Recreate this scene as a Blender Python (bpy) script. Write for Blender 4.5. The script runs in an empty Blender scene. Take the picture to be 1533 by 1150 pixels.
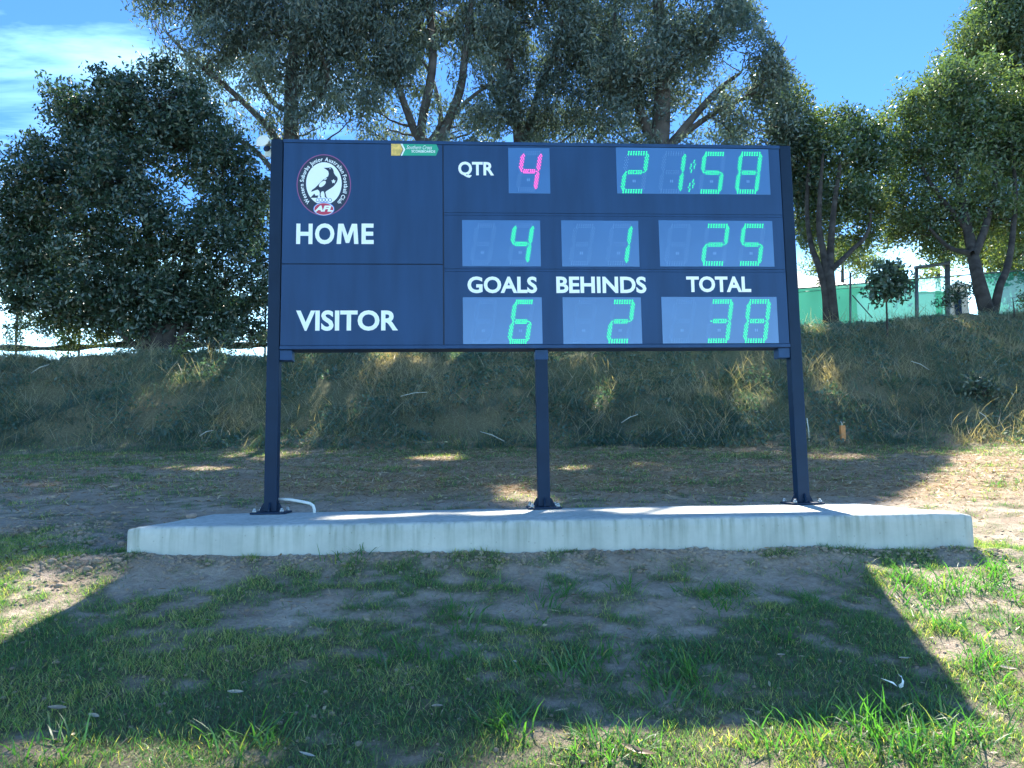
import bpy, bmesh, math
import numpy as np
from mathutils import Vector, Matrix, Euler

C = bpy.context.scene
COL = C.collection
rng = np.random.default_rng(7)

# ------------------------------------------------------------------ camera
EYE = 1.49
PITCH, ROLL, FPX = 0.1093, -0.0146, 1160.3          # radians, radians, pixels of a 1533 px wide frame
_r0 = np.array([1., 0, 0]); _u0 = np.array([0, -math.sin(PITCH), math.cos(PITCH)])
FW = np.array([0, math.cos(PITCH), math.sin(PITCH)])
RT = math.cos(ROLL) * _r0 + math.sin(ROLL) * _u0
UP = -math.sin(ROLL) * _r0 + math.cos(ROLL) * _u0
cam = bpy.data.cameras.new('camera'); cam_o = bpy.data.objects.new('camera', cam); COL.objects.link(cam_o)
M = Matrix.Identity(4)
for i in range(3):
    M[i][0] = RT[i]; M[i][1] = UP[i]; M[i][2] = -FW[i]
M[0][3], M[1][3], M[2][3] = 0, 0, EYE
cam_o.matrix_world = M
cam.sensor_width = 36.0; cam.lens = 36.0 * FPX / 1533.0
cam.clip_start = 0.05; cam.clip_end = 4000
C.camera = cam_o

# ------------------------------------------------------------------ sun, sky, exposure
AZ, EL = math.radians(10.2), math.radians(48.6)
SUN = np.array([math.cos(EL) * math.sin(AZ), math.cos(EL) * math.cos(AZ), math.sin(EL)])
sl = bpy.data.lights.new('sun', 'SUN'); sl.energy = 4.8; sl.angle = math.radians(0.5); sl.color = (1.0, 0.93, 0.80)
so = bpy.data.objects.new('sun', sl); COL.objects.link(so)
so.rotation_euler = Vector(tuple(-SUN)).to_track_quat('-Z', 'Y').to_euler(); so.location = (3, 20, 40)

w = bpy.data.worlds.new('World'); C.world = w; w.use_nodes = True
nt = w.node_tree; nt.nodes.clear()
out = nt.nodes.new('ShaderNodeOutputWorld'); bg = nt.nodes.new('ShaderNodeBackground')
sky = nt.nodes.new('ShaderNodeTexSky'); sky.sky_type = 'NISHITA'; sky.sun_disc = False
sky.sun_elevation = EL; sky.sun_rotation = AZ
sky.air_density = 1.0; sky.dust_density = 0.0; sky.ozone_density = 5.0; sky.altitude = 50
bg.inputs['Strength'].default_value = 0.068
tc = nt.nodes.new('ShaderNodeTexCoord')
sep = nt.nodes.new('ShaderNodeSeparateXYZ'); nt.links.new(tc.outputs['Generated'], sep.inputs[0])
# wispy cloud layer: the direction projected on a high plane
mx = nt.nodes.new('ShaderNodeMath'); mx.operation = 'MAXIMUM'; mx.inputs[1].default_value = 0.03
nt.links.new(sep.outputs['Z'], mx.inputs[0])
dv = nt.nodes.new('ShaderNodeVectorMath'); dv.operation = 'DIVIDE'
cb = nt.nodes.new('ShaderNodeCombineXYZ')
for k in range(3): nt.links.new(mx.outputs[0], cb.inputs[k])
nt.links.new(tc.outputs['Generated'], dv.inputs[0]); nt.links.new(cb.outputs[0], dv.inputs[1])
mp = nt.nodes.new('ShaderNodeMapping'); nt.links.new(dv.outputs[0], mp.inputs[0])
CLOUD_OFF = (5.7, 0.3, 0.0)
mp.inputs['Location'].default_value = CLOUD_OFF; mp.inputs['Scale'].default_value = (0.9, 1.5, 1.0)
nz = nt.nodes.new('ShaderNodeTexNoise'); nz.inputs['Scale'].default_value = 0.8; nz.inputs['Detail'].default_value = 7
nz.inputs['Roughness'].default_value = 0.58; nz.inputs['Distortion'].default_value = 0.5
nt.links.new(mp.outputs[0], nz.inputs['Vector'])
cr = nt.nodes.new('ShaderNodeMapRange'); cr.inputs[1].default_value = 0.54; cr.inputs[2].default_value = 1.05
nt.links.new(nz.outputs['Fac'], cr.inputs[0])
# bright white haze bank low on the horizon, all the way round
hz = nt.nodes.new('ShaderNodeMapRange'); hz.interpolation_type = 'SMOOTHSTEP'
hz.inputs[1].default_value = 0.285; hz.inputs[2].default_value = 0.16
hz.inputs[3].default_value = 0.0; hz.inputs[4].default_value = 0.85
nz2 = nt.nodes.new('ShaderNodeTexNoise'); nz2.inputs['Scale'].default_value = 5.0; nz2.inputs['Detail'].default_value = 5
nt.links.new(tc.outputs['Generated'], nz2.inputs['Vector'])
ad = nt.nodes.new('ShaderNodeMath'); ad.operation = 'MULTIPLY_ADD'; ad.inputs[1].default_value = 0.14
nt.links.new(nz2.outputs['Fac'], ad.inputs[0]); 
sb = nt.nodes.new('ShaderNodeMath'); sb.operation = 'SUBTRACT'; sb.inputs[1].default_value = 0.07
nt.links.new(sep.outputs['Z'], sb.inputs[0]); nt.links.new(sb.outputs[0], ad.inputs[2])
nt.links.new(ad.outputs[0], hz.inputs[0])
mxx = nt.nodes.new('ShaderNodeMath'); mxx.operation = 'MAXIMUM'
nt.links.new(cr.outputs[0], mxx.inputs[0]); nt.links.new(hz.outputs[0], mxx.inputs[1])
mixc = nt.nodes.new('ShaderNodeMixRGB'); mixc.inputs['Color2'].default_value = (9.5, 16.5, 21.0, 1)
nt.links.new(mxx.outputs[0], mixc.inputs['Fac']); 
tint = nt.nodes.new('ShaderNodeMixRGB'); tint.blend_type = 'MULTIPLY'; tint.inputs['Fac'].default_value = 1.0
tint.inputs['Color2'].default_value = (0.42, 0.69, 0.98, 1)          # the deep saturated blue of the day
nt.links.new(sky.outputs[0], tint.inputs['Color1']); nt.links.new(tint.outputs[0], mixc.inputs['Color1'])
nt.links.new(mixc.outputs[0], bg.inputs['Color']); nt.links.new(bg.outputs[0], out.inputs['Surface'])

vs = C.view_settings
C.display_settings.display_device = 'sRGB'
vs.view_transform = 'Standard'; vs.look = 'None'; vs.exposure = 2.1; vs.gamma = 1.0; vs.use_curve_mapping = False
C.render.engine = 'CYCLES'
C.cycles.use_denoising = True
C.cycles.max_bounces = 8; C.cycles.transparent_max_bounces = 12

# ------------------------------------------------------------------ small tools
def ray(px, py):
    d = FW + RT * ((px - 766.5) / FPX) + UP * ((575 - py) / FPX)
    return d
def at(px, py, y):
    d = ray(px, py); t = y / d[1]
    return np.array([t * d[0], y, EYE + t * d[2]])

_P = rng.permutation(4096)
def _h(ix, iy, s):
    return _P[(_P[(ix + s * 131) & 4095] + iy) & 4095] / 4095.0
def vn(x, y, s=0):
    x = np.asarray(x, float); y = np.asarray(y, float)
    ix = np.floor(x).astype(int); iy = np.floor(y).astype(int)
    fx = x - ix; fy = y - iy; fx = fx * fx * (3 - 2 * fx); fy = fy * fy * (3 - 2 * fy)
    a = _h(ix, iy, s); b = _h(ix + 1, iy, s); c = _h(ix, iy + 1, s); d = _h(ix + 1, iy + 1, s)
    return (a * (1 - fx) + b * fx) * (1 - fy) + (c * (1 - fx) + d * fx) * fy
def fbm(x, y, s=0, o=4):
    v = 0; a = 0.5; t = 0
    for k in range(o):
        v = v + a * vn(np.asarray(x) * 2 ** k, np.asarray(y) * 2 ** k, s + k); t += a; a *= .5
    return v / t
def n3(P, scale, seed):
    r = np.random.default_rng(seed); v = 0
    for k in range(7):
        d = r.normal(size=3) * scale; v = v + np.sin(P @ d + r.uniform(0, 6.28))
    return v / 3.0
def sst(a, b, x):
    t = np.clip((np.asarray(x, float) - a) / (b - a), 0, 1); return t * t * (3 - 2 * t)

def mesh_np(name, V, F, mat=None, attrs=None, smooth=False):
    """V (n,3); F list of (m,k) integer arrays"""
    me = bpy.data.meshes.new(name)
    V = np.ascontiguousarray(V, dtype=np.float32)
    me.vertices.add(len(V)); me.vertices.foreach_set('co', V.ravel())
    if not isinstance(F, (list, tuple)): F = [F]
    F = [np.asarray(f, dtype=np.int32) for f in F if len(f)]
    idx = np.concatenate([f.ravel() for f in F]) if F else np.zeros(0, np.int32)
    sizes = np.concatenate([np.full(len(f), f.shape[1], np.int32) for f in F]) if F else np.zeros(0, np.int32)
    starts = np.concatenate([[0], np.cumsum(sizes)[:-1]]).astype(np.int32)
    me.loops.add(len(idx)); me.loops.foreach_set('vertex_index', idx)
    me.polygons.add(len(sizes)); me.polygons.foreach_set('loop_start', starts)
    if smooth: me.polygons.foreach_set('use_smooth', np.ones(len(sizes), bool))
    me.update(calc_edges=True)
    if attrs:
        for k, a in attrs.items():
            at_ = me.attributes.new(k, 'FLOAT', 'POINT'); at_.data.foreach_set('value', np.ascontiguousarray(a, np.float32))
    if mat: me.materials.append(mat)
    return me
def link(name, me, parent=None, loc=None):
    o = bpy.data.objects.new(name, me); COL.objects.link(o)
    if parent: o.parent = parent
    if loc is not None: o.location = tuple(loc)
    return o
def tag(o, label=None, cat=None, group=None, kind=None):
    if label: o['label'] = label
    if cat: o['category'] = cat
    if group: o['group'] = group
    if kind: o['kind'] = kind
    return o
def empty(name, loc, rz=0.0, **k):
    o = bpy.data.objects.new(name, None); COL.objects.link(o); o.location = tuple(loc); o.rotation_euler = (0, 0, rz)
    o.empty_display_size = 0.2
    return tag(o, **k)

class MB:
    """collects boxes, tubes and polygons into one mesh"""
    def __init__(s): s.bm = bmesh.new()
    def box(s, x0, x1, y0, y1, z0, z1, bev=0.0):
        vs_ = [s.bm.verts.new(p) for p in ((x0,y0,z0),(x1,y0,z0),(x1,y1,z0),(x0,y1,z0),(x0,y0,z1),(x1,y0,z1),(x1,y1,z1),(x0,y1,z1))]
        fs = [s.bm.faces.new([vs_[i] for i in f]) for f in ((0,3,2,1),(4,5,6,7),(0,1,5,4),(1,2,6,5),(2,3,7,6),(3,0,4,7))]
        if bev > 0:
            es = list({e for f in fs for e in f.edges})
            bmesh.ops.bevel(s.bm, geom=es, offset=bev, segments=2, affect='EDGES', profile=0.6)
        return s
    def tube(s, pts, rad, n=8, cap=True):
        pts = [Vector(p) for p in pts]
        rad = rad if hasattr(rad, '__len__') else [rad] * len(pts)
        rings = []
        for i, p in enumerate(pts):
            t = (pts[min(i + 1, len(pts) - 1)] - pts[max(i - 1, 0)]).normalized()
            a = t.cross(Vector((0.31, 0.93, 0.17))).normalized(); b = t.cross(a)
            rings.append([s.bm.verts.new(p + (a * math.cos(6.28318 * k / n) + b * math.sin(6.28318 * k / n)) * rad[i]) for k in range(n)])
        for i in range(len(rings) - 1):
            for k in range(n):
                f = s.bm.faces.new((rings[i][k], rings[i][(k + 1) % n], rings[i + 1][(k + 1) % n], rings[i + 1][k])); f.smooth = True
        if cap:
            s.bm.faces.new(rings[0]); s.bm.faces.new(rings[-1][::-1])
        return s
    def prism(s, poly, y0, y1):
        """polygon in x,z extruded from y0 (front) to y1"""
        a = [s.bm.verts.new((x, y0, z)) for x, z in poly]; b = [s.bm.verts.new((x, y1, z)) for x, z in poly]
        s.bm.faces.new(a); s.bm.faces.new(b[::-1]); n = len(poly)
        for i in range(n): s.bm.faces.new((a[i], b[i], b[(i + 1) % n], a[(i + 1) % n]))
        return s
    def build(s, name, mat, parent=None, loc=None):
        bmesh.ops.recalc_face_normals(s.bm, faces=s.bm.faces)
        me = bpy.data.meshes.new(name); s.bm.to_mesh(me); s.bm.free(); me.materials.append(mat)
        return link(name, me, parent, loc)

# ------------------------------------------------------------------ materials
def mat_base(name):
    m = bpy.data.materials.new(name); m.use_nodes = True; t = m.node_tree
    b = t.nodes['Principled BSDF']; return m, t, b
def N(t, kind, **k):
    n = t.nodes.new(kind)
    for a, v in k.items():
        if a.startswith('i_'): n.inputs[a[2:].replace('_', ' ')].default_value = v
        else: setattr(n, a, v)
    return n
def ramp(t, stops):
    r = t.nodes.new('ShaderNodeValToRGB'); e = r.color_ramp.elements
    while len(e) < len(stops): e.new(0.5)
    for i, (p, c) in enumerate(stops): e[i].position = p; e[i].color = (*c, 1)
    return r
def plain(name, col, rough=0.5, metal=0.0, var=0.12, scale=8.0, bump=0.0, bscale=60.0, spec=0.5):
    m, t, b = mat_base(name)
    g = N(t, 'ShaderNodeTexCoord'); n = N(t, 'ShaderNodeTexNoise', i_Scale=scale, i_Detail=5.0)
    t.links.new(g.outputs['Object'], n.inputs['Vector'])
    if name == 'board_paint':
        mpp = N(t, 'ShaderNodeMapping'); mpp.inputs['Scale'].default_value = (4.0, 1, .55); t.links.new(g.outputs['Object'], mpp.inputs[0]); t.links.new(mpp.outputs[0], n.inputs['Vector'])
    r = ramp(t, [(0.3, tuple(c * (1 - var) for c in col)), (0.7, tuple(min(1, c * (1 + var)) for c in col))])
    t.links.new(n.outputs['Fac'], r.inputs[0]); t.links.new(r.outputs[0], b.inputs['Base Color'])
    b.inputs['Roughness'].default_value = rough; b.inputs['Metallic'].default_value = metal
    b.inputs['Specular IOR Level'].default_value = spec
    if bump:
        n2 = N(t, 'ShaderNodeTexNoise', i_Scale=bscale, i_Detail=4.0); t.links.new(g.outputs['Object'], n2.inputs['Vector'])
        bp_ = N(t, 'ShaderNodeBump', i_Strength=bump, i_Distance=0.01); t.links.new(n2.outputs['Fac'], bp_.inputs['Height'])
        t.links.new(bp_.outputs[0], b.inputs['Normal'])
    return m
def leafy(name, stops, trans=0.45, tcol=None, rough=0.5, gloss=0.06):
    """blades and leaves: tint attribute -> colour; diffuse + translucent + a little sheen"""
    m = bpy.data.materials.new(name); m.use_nodes = True; t = m.node_tree; t.nodes.clear()
    o = N(t, 'ShaderNodeOutputMaterial'); a = N(t, 'ShaderNodeAttribute', attribute_name='tint')
    r = ramp(t, stops); t.links.new(a.outputs['Fac'], r.inputs[0])
    d = N(t, 'ShaderNodeBsdfDiffuse'); tr = N(t, 'ShaderNodeBsdfTranslucent'); gl = N(t, 'ShaderNodeBsdfGlossy', i_Roughness=rough)
    t.links.new(r.outputs[0], d.inputs['Color'])
    mu = N(t, 'ShaderNodeMixRGB', blend_type='MULTIPLY'); mu.inputs['Fac'].default_value = 1.0
    mu.inputs['Color2'].default_value = (*(tcol or (1.5, 1.6, 0.7)), 1)
    t.links.new(r.outputs[0], mu.inputs['Color1']); t.links.new(mu.outputs[0], tr.inputs['Color'])
    m1 = N(t, 'ShaderNodeMixShader'); m1.inputs[0].default_value = trans
    t.links.new(d.outputs[0], m1.inputs[1]); t.links.new(tr.outputs[0], m1.inputs[2])
    m2 = N(t, 'ShaderNodeMixShader'); m2.inputs[0].default_value = gloss
    t.links.new(m1.outputs[0], m2.inputs[1]); t.links.new(gl.outputs[0], m2.inputs[2])
    t.links.new(m2.outputs[0], o.inputs['Surface'])
    return m
def emit(name, col, st):
    m = bpy.data.materials.new(name); m.use_nodes = True; t = m.node_tree; t.nodes.clear()
    o = N(t, 'ShaderNodeOutputMaterial'); e = N(t, 'ShaderNodeEmission'); e.inputs[0].default_value = (*col, 1); e.inputs[1].default_value = st
    t.links.new(e.outputs[0], o.inputs['Surface']); return m

M_BOARD = plain('board_paint', (0.016, 0.054, 0.140), rough=0.5, var=0.16, scale=2.2, bump=0.03, bscale=25, spec=0.25)
M_POST = plain('post_paint', (0.004, 0.019, 0.050), rough=0.5, var=0.15, scale=4, spec=0.2)
M_SEAM = plain('seam_paint', (0.006, 0.018, 0.055), rough=0.5)
M_WIN = plain('display_face', (0.062, 0.165, 0.37), rough=0.22, var=0.06, scale=3)
M_UNLIT = plain('unlit_led', (0.15, 0.31, 0.58), rough=0.3, var=0.05)
M_WHITE = plain('white_vinyl', (0.90, 0.90, 0.89), rough=0.45, var=0.02)
M_GREEN = emit('green_led', (0.012, 0.36, 0.115), 1.45)
M_PINK = emit('pink_led', (0.40, 0.045, 0.22), 1.4)
M_STEEL = plain('galvanised_steel', (0.5, 0.52, 0.54), rough=0.45, metal=0.7, var=0.2, scale=30)
M_RED = plain('red_vinyl', (0.55, 0.04, 0.09), rough=0.45)
M_RING = plain('magenta_vinyl', (0.30, 0.08, 0.22), rough=0.45)
M_NAVY = plain('navy_vinyl', (0.012, 0.02, 0.05), rough=0.45)
M_BLUE = plain('blue_vinyl', (0.03, 0.12, 0.5), rough=0.45)
M_YEL = plain('yellow_vinyl', (0.75, 0.48, 0.12), rough=0.45, var=0.3, scale=40)
M_TEAL = plain('green_vinyl', (0.02, 0.36, 0.22), rough=0.45, var=0.1)
M_PVC = plain('grey_conduit', (0.62, 0.63, 0.62), rough=0.4, var=0.05)
M_HORN = plain('cream_plastic', (0.72, 0.72, 0.66), rough=0.4, var=0.05)
M_ORANGE = plain('orange_marker', (0.55, 0.22, 0.07), rough=0.6, var=0.2, scale=30)
M_STAKE = plain('pale_stake', (0.5, 0.5, 0.44), rough=0.7, var=0.2)
M_BARK = plain('bark', (0.055, 0.046, 0.04), rough=0.9, var=0.45, scale=5, bump=0.6, bscale=18, spec=0.1)
M_BARK2 = plain('smooth_gum_bark', (0.085, 0.075, 0.07), rough=0.85, var=0.45, scale=3.5, bump=0.4, bscale=12, spec=0.1)
M_FENCE = plain('fence_steel', (0.10, 0.11, 0.12), rough=0.5, metal=0.4, var=0.2, scale=10)
M_ROLL = plain('rolled_cloth', (0.02, 0.035, 0.035), rough=0.9)

m, t, b = mat_base('concrete')
g = N(t, 'ShaderNodeTexCoord')
n1 = N(t, 'ShaderNodeTexNoise', i_Scale=3.0, i_Detail=8.0, i_Roughness=0.65); t.links.new(g.outputs['Object'], n1.inputs['Vector'])
r1 = ramp(t, [(0.25, (0.36, 0.38, 0.35)), (0.75, (0.56, 0.57, 0.53))]); t.links.new(n1.outputs['Fac'], r1.inputs[0])
mp_ = N(t, 'ShaderNodeMapping'); mp_.inputs['Scale'].default_value = (26, 26, 1.6); t.links.new(g.outputs['Object'], mp_.inputs[0])
n2 = N(t, 'ShaderNodeTexNoise', i_Scale=1.0, i_Detail=4.0); t.links.new(mp_.outputs[0], n2.inputs['Vector'])
r2 = ramp(t, [(0.46, (1, 1, 1)), (0.70, (0.58, 0.62, 0.56))]); t.links.new(n2.outputs['Fac'], r2.inputs[0])
# run-off streaks fade out down the face (object z = 0 at the top)
sx = N(t, 'ShaderNodeSeparateXYZ'); t.links.new(g.outputs['Object'], sx.inputs[0])
mr = N(t, 'ShaderNodeMapRange'); mr.inputs[1].default_value = -0.20; mr.inputs[2].default_value = -0.01
mr.inputs[3].default_value = 0.15; mr.inputs[4].default_value = 1.0; t.links.new(sx.outputs['Z'], mr.inputs[0])
mu = N(t, 'ShaderNodeMixRGB', blend_type='MULTIPLY'); t.links.new(mr.outputs[0], mu.inputs[0])
t.links.new(r1.outputs[0], mu.inputs['Color1']); t.links.new(r2.outputs[0], mu.inputs['Color2'])
n4 = N(t, 'ShaderNodeTexVoronoi', i_Scale=23.0); t.links.new(g.outputs['Object'], n4.inputs['Vector'])
r4 = ramp(t, [(0.05, (0.55, 0.55, 0.52)), (0.12, (1, 1, 1))]); t.links.new(n4.outputs['Distance'], r4.inputs[0])
mu2 = N(t, 'ShaderNodeMixRGB', blend_type='MULTIPLY', ); mu2.inputs[0].default_value = 0.55
t.links.new(mu.outputs[0], mu2.inputs['Color1']); t.links.new(r4.outputs[0], mu2.inputs['Color2'])
n5 = N(t, 'ShaderNodeTexNoise', i_Scale=7.0, i_Detail=7.0, i_Roughness=0.7); t.links.new(g.outputs['Object'], n5.inputs['Vector'])
ma = N(t, 'ShaderNodeMath', operation='MULTIPLY_ADD'); ma.inputs[1].default_value = 0.16; t.links.new(n5.outputs['Fac'], ma.inputs[0]); t.links.new(sx.outputs['Z'], ma.inputs[2])
mr5 = N(t, 'ShaderNodeMapRange'); mr5.inputs[1].default_value = -0.085; mr5.inputs[2].default_value = -0.175; mr5.inputs[3].default_value = 0.0; mr5.inputs[4].default_value = 0.75; t.links.new(ma.outputs[0], mr5.inputs[0])
mx5 = N(t, 'ShaderNodeMixRGB'); mx5.inputs['Color2'].default_value = (0.30, 0.25, 0.19, 1); t.links.new(mr5.outputs[0], mx5.inputs[0]); t.links.new(mu2.outputs[0], mx5.inputs['Color1'])
t.links.new(mx5.outputs[0], b.inputs['Base Color']); b.inputs['Roughness'].default_value = 0.85
n3_ = N(t, 'ShaderNodeTexNoise', i_Scale=60.0, i_Detail=6.0); t.links.new(g.outputs['Object'], n3_.inputs['Vector'])
bp_ = N(t, 'ShaderNodeBump', i_Strength=0.35, i_Distance=0.006); t.links.new(n3_.outputs['Fac'], bp_.inputs['Height']); t.links.new(bp_.outputs[0], b.inputs['Normal'])
M_CONC = m

m, t, b = mat_base('soil_and_thatch')
g = N(t, 'ShaderNodeTexCoord'); a = N(t, 'ShaderNodeAttribute', attribute_name='turf'); a2 = N(t, 'ShaderNodeAttribute', attribute_name='straw')
n1 = N(t, 'ShaderNodeTexNoise', i_Scale=2.2, i_Detail=9.0, i_Roughness=0.68); t.links.new(g.outputs['Object'], n1.inputs['Vector'])
soil = ramp(t, [(0.30, (0.30, 0.235, 0.18)), (0.50, (0.43, 0.35, 0.28)), (0.72, (0.56, 0.48, 0.39))]); t.links.new(n1.outputs['Fac'], soil.inputs[0])
n2 = N(t, 'ShaderNodeTexNoise', i_Scale=45.0, i_Detail=6.0, i_Roughness=0.7); t.links.new(g.outputs['Object'], n2.inputs['Vector'])
thatch = ramp(t, [(0.30, (0.030, 0.048, 0.026)), (0.52, (0.085, 0.105, 0.05)), (0.75, (0.24, 0.23, 0.13))]); t.links.new(n2.outputs['Fac'], thatch.inputs[0])
straw = ramp(t, [(0.30, (0.20, 0.12, 0.07)), (0.52, (0.36, 0.25, 0.15)), (0.75, (0.52, 0.41, 0.27))]); t.links.new(n2.outputs['Fac'], straw.inputs[0])
grit = ramp(t, [(0.30, (0.62, 0.60, 0.58)), (0.60, (1.0, 1.0, 1.0))]); t.links.new(n2.outputs['Fac'], grit.inputs[0])
mg = N(t, 'ShaderNodeMixRGB', blend_type='MULTIPLY'); mg.inputs[0].default_value = 0.8
t.links.new(soil.outputs[0], mg.inputs['Color1']); t.links.new(grit.outputs[0], mg.inputs['Color2'])
ms = N(t, 'ShaderNodeMixRGB'); t.links.new(a2.outputs['Fac'], ms.inputs[0]); t.links.new(mg.outputs[0], ms.inputs['Color1']); t.links.new(straw.outputs[0], ms.inputs['Color2'])
mt = N(t, 'ShaderNodeMixRGB'); t.links.new(a.outputs['Fac'], mt.inputs[0]); t.links.new(ms.outputs[0], mt.inputs['Color1']); t.links.new(thatch.outputs[0], mt.inputs['Color2'])
t.links.new(mt.outputs[0], b.inputs['Base Color']); b.inputs['Roughness'].default_value = 0.95; b.inputs['Specular IOR Level'].default_value = 0.1
bp_ = N(t, 'ShaderNodeBump', i_Strength=1.0, i_Distance=0.03); t.links.new(n2.outputs['Fac'], bp_.inputs['Height']); t.links.new(bp_.outputs[0], b.inputs['Normal'])
M_SOIL = m

M_LAWN = leafy('lawn_blades', [(0.0, (0.036, 0.110, 0.050)), (0.45, (0.080, 0.180, 0.064)), (0.72, (0.20, 0.25, 0.08)), (1.0, (0.42, 0.36, 0.20))], trans=0.52, tcol=(1.95, 2.15, 0.6))
M_TUFT = leafy('coarse_blades', [(0.0, (0.030, 0.115, 0.042)), (0.8, (0.070, 0.185, 0.05)), (1.0, (0.32, 0.27, 0.12))], trans=0.52, tcol=(1.9, 2.1, 0.5))
M_BANK = leafy('bank_grass', [(0.0, (0.032, 0.085, 0.080)), (0.35, (0.066, 0.138, 0.120)), (0.55, (0.125, 0.158, 0.130)), (0.8, (0.20, 0.195, 0.15)), (1.0, (0.34, 0.30, 0.22))], trans=0.42, tcol=(2.0, 1.8, 0.7))
M_STRAW = leafy('straw', [(0.0, (0.14, 0.085, 0.045)), (0.5, (0.30, 0.20, 0.11)), (1.0, (0.52, 0.43, 0.29))], trans=0.2, tcol=(1.1, 1.0, 0.8))
M_DARKLEAF = leafy('dark_leaves', [(0.0, (0.022, 0.045, 0.032)), (0.6, (0.042, 0.078, 0.055)), (1.0, (0.075, 0.115, 0.075))], trans=0.32, tcol=(1.4, 1.6, 0.8), rough=0.35, gloss=0.07)
M_GUM = leafy('gum_leaves', [(0.0, (0.055, 0.085, 0.080)), (0.6, (0.085, 0.125, 0.115)), (1.0, (0.15, 0.175, 0.13))], trans=0.40, tcol=(1.4, 1.55, 1.0), rough=0.4, gloss=0.07)
M_LIGHT = leafy('light_leaves', [(0.0, (0.035, 0.068, 0.034)), (0.6, (0.070, 0.115, 0.052)), (1.0, (0.15, 0.18, 0.07))], trans=0.45, tcol=(1.8, 1.8, 0.7), rough=0.4, gloss=0.07)
M_DEAD = leafy('dead_leaf', [(0.0, (0.10, 0.055, 0.03)), (0.5, (0.30, 0.22, 0.14)), (1.0, (0.60, 0.54, 0.44))], trans=0.2, tcol=(1.1, 1, .8))
def leafy_open(name, stops, see, **k):
    m = leafy(name, stops, **k); t = m.node_tree; o = [n for n in t.nodes if n.type == 'OUTPUT_MATERIAL'][0]
    src = o.inputs['Surface'].links[0].from_socket; tp = N(t, 'ShaderNodeBsdfTransparent'); mx_ = N(t, 'ShaderNodeMixShader'); mx_.inputs[0].default_value = see
    t.links.new(src, mx_.inputs[1]); t.links.new(tp.outputs[0], mx_.inputs[2]); t.links.new(mx_.outputs[0], o.inputs['Surface']); return m
M_CLOTH = leafy_open('green_shade_cloth', [(0.0, (0.02, 0.115, 0.09)), (1.0, (0.03, 0.16, 0.125))], 0.06, trans=0.5, tcol=(1.3, 1.5, 1.4), gloss=0.0)
M_CLOTH2 = leafy_open('pale_shade_cloth', [(0.0, (0.25, 0.5, 0.46)), (1.0, (0.3, 0.55, 0.5))], 0.4, trans=0.6, tcol=(1.3, 1.5, 1.5), gloss=0.0)

# ------------------------------------------------------------------ terrain
PY0, PYAW, PTOP = 4.273, 0.0481, EYE - 0.2797        # plinth front line and top
def bank_foot(x): return 11.35 + 0.035 * np.asarray(x) * 0 + 0.12 * np.sin(np.asarray(x) * 0.7 + 1)
def bank_top(x):
    x = np.asarray(x, float)
    return EYE + 2.15 + 0.20 * sst(-4.4, -3.2, x) * (1 - sst(1, 4, x)) + 0.55 * sst(-1.0, 6.0, x) + 0.55 * sst(5.0, 9.5, x) + 0.10 * np.sin(x * 1.3) * sst(-4, -2, x)
def height(x, y):
    x = np.asarray(x, float); y = np.asarray(y, float)
    yl = y - np.tan(PYAW) * x                         # measured from the plinth's own direction
    zf = -1.486 + 0.239 * np.minimum(yl, PY0) - 0.013 * x
    zf = np.where(yl < 0, -1.486 + 0.06 * yl - 0.013 * x, zf)
    zf = np.maximum(zf, -3.2)
    zm = 0.128 * np.clip(yl - PY0, 0, 1.45) + 0.094 * np.clip(yl - PY0 - 1.45, 0, 5.6)
    xm = 0.012 * x * sst(4.3, 9, yl)
    z = zf + zm + xm
    z = z + 0.05 * (fbm(x * .55 + 9, y * .55, 3) - .5) * sst(4.5, 8, y) + 0.035 * (fbm(x * 1.6, y * 1.6, 11) - .5) + 0.024 * (fbm(x * 7, y * 7, 21, 3) - .5)
    # a lip of spoil against the front and the left end of the plinth
    z = z + 0.075 * np.exp(-((yl - PY0 + .06) / .11) ** 2) * (fbm(x * 2.3, 4.4, 31) - .1) * (np.abs(x - .3) < 2.9)
    z = z + 0.10 * np.exp(-(((x + 2.75) / .5) ** 2 + ((y - 4.7) / .5) ** 2)) * fbm(x * 4, y * 4, 41)
    z = z + EYE
    # bank: a soft foot, a straight slope, a soft brow
    dz = bank_top(x) - (EYE + .23 + .012 * x)
    v = (y - bank_foot(x)) / (dz / 0.68)
    r = 0.5 * (v + np.sqrt(v * v + .006)); r = 1 - r
    r = 1 - 0.5 * (r + np.sqrt(r * r + .012))
    lump = 0.42 * (fbm(x * .8, y * .9, 51) - .5) + .20 * (fbm(x * 2.6, y * 2.6, 61) - .5)
    return z + dz * r + lump * sst(0.0, .3, v) * (1 - .6 * sst(.95, 1.3, v))

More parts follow.
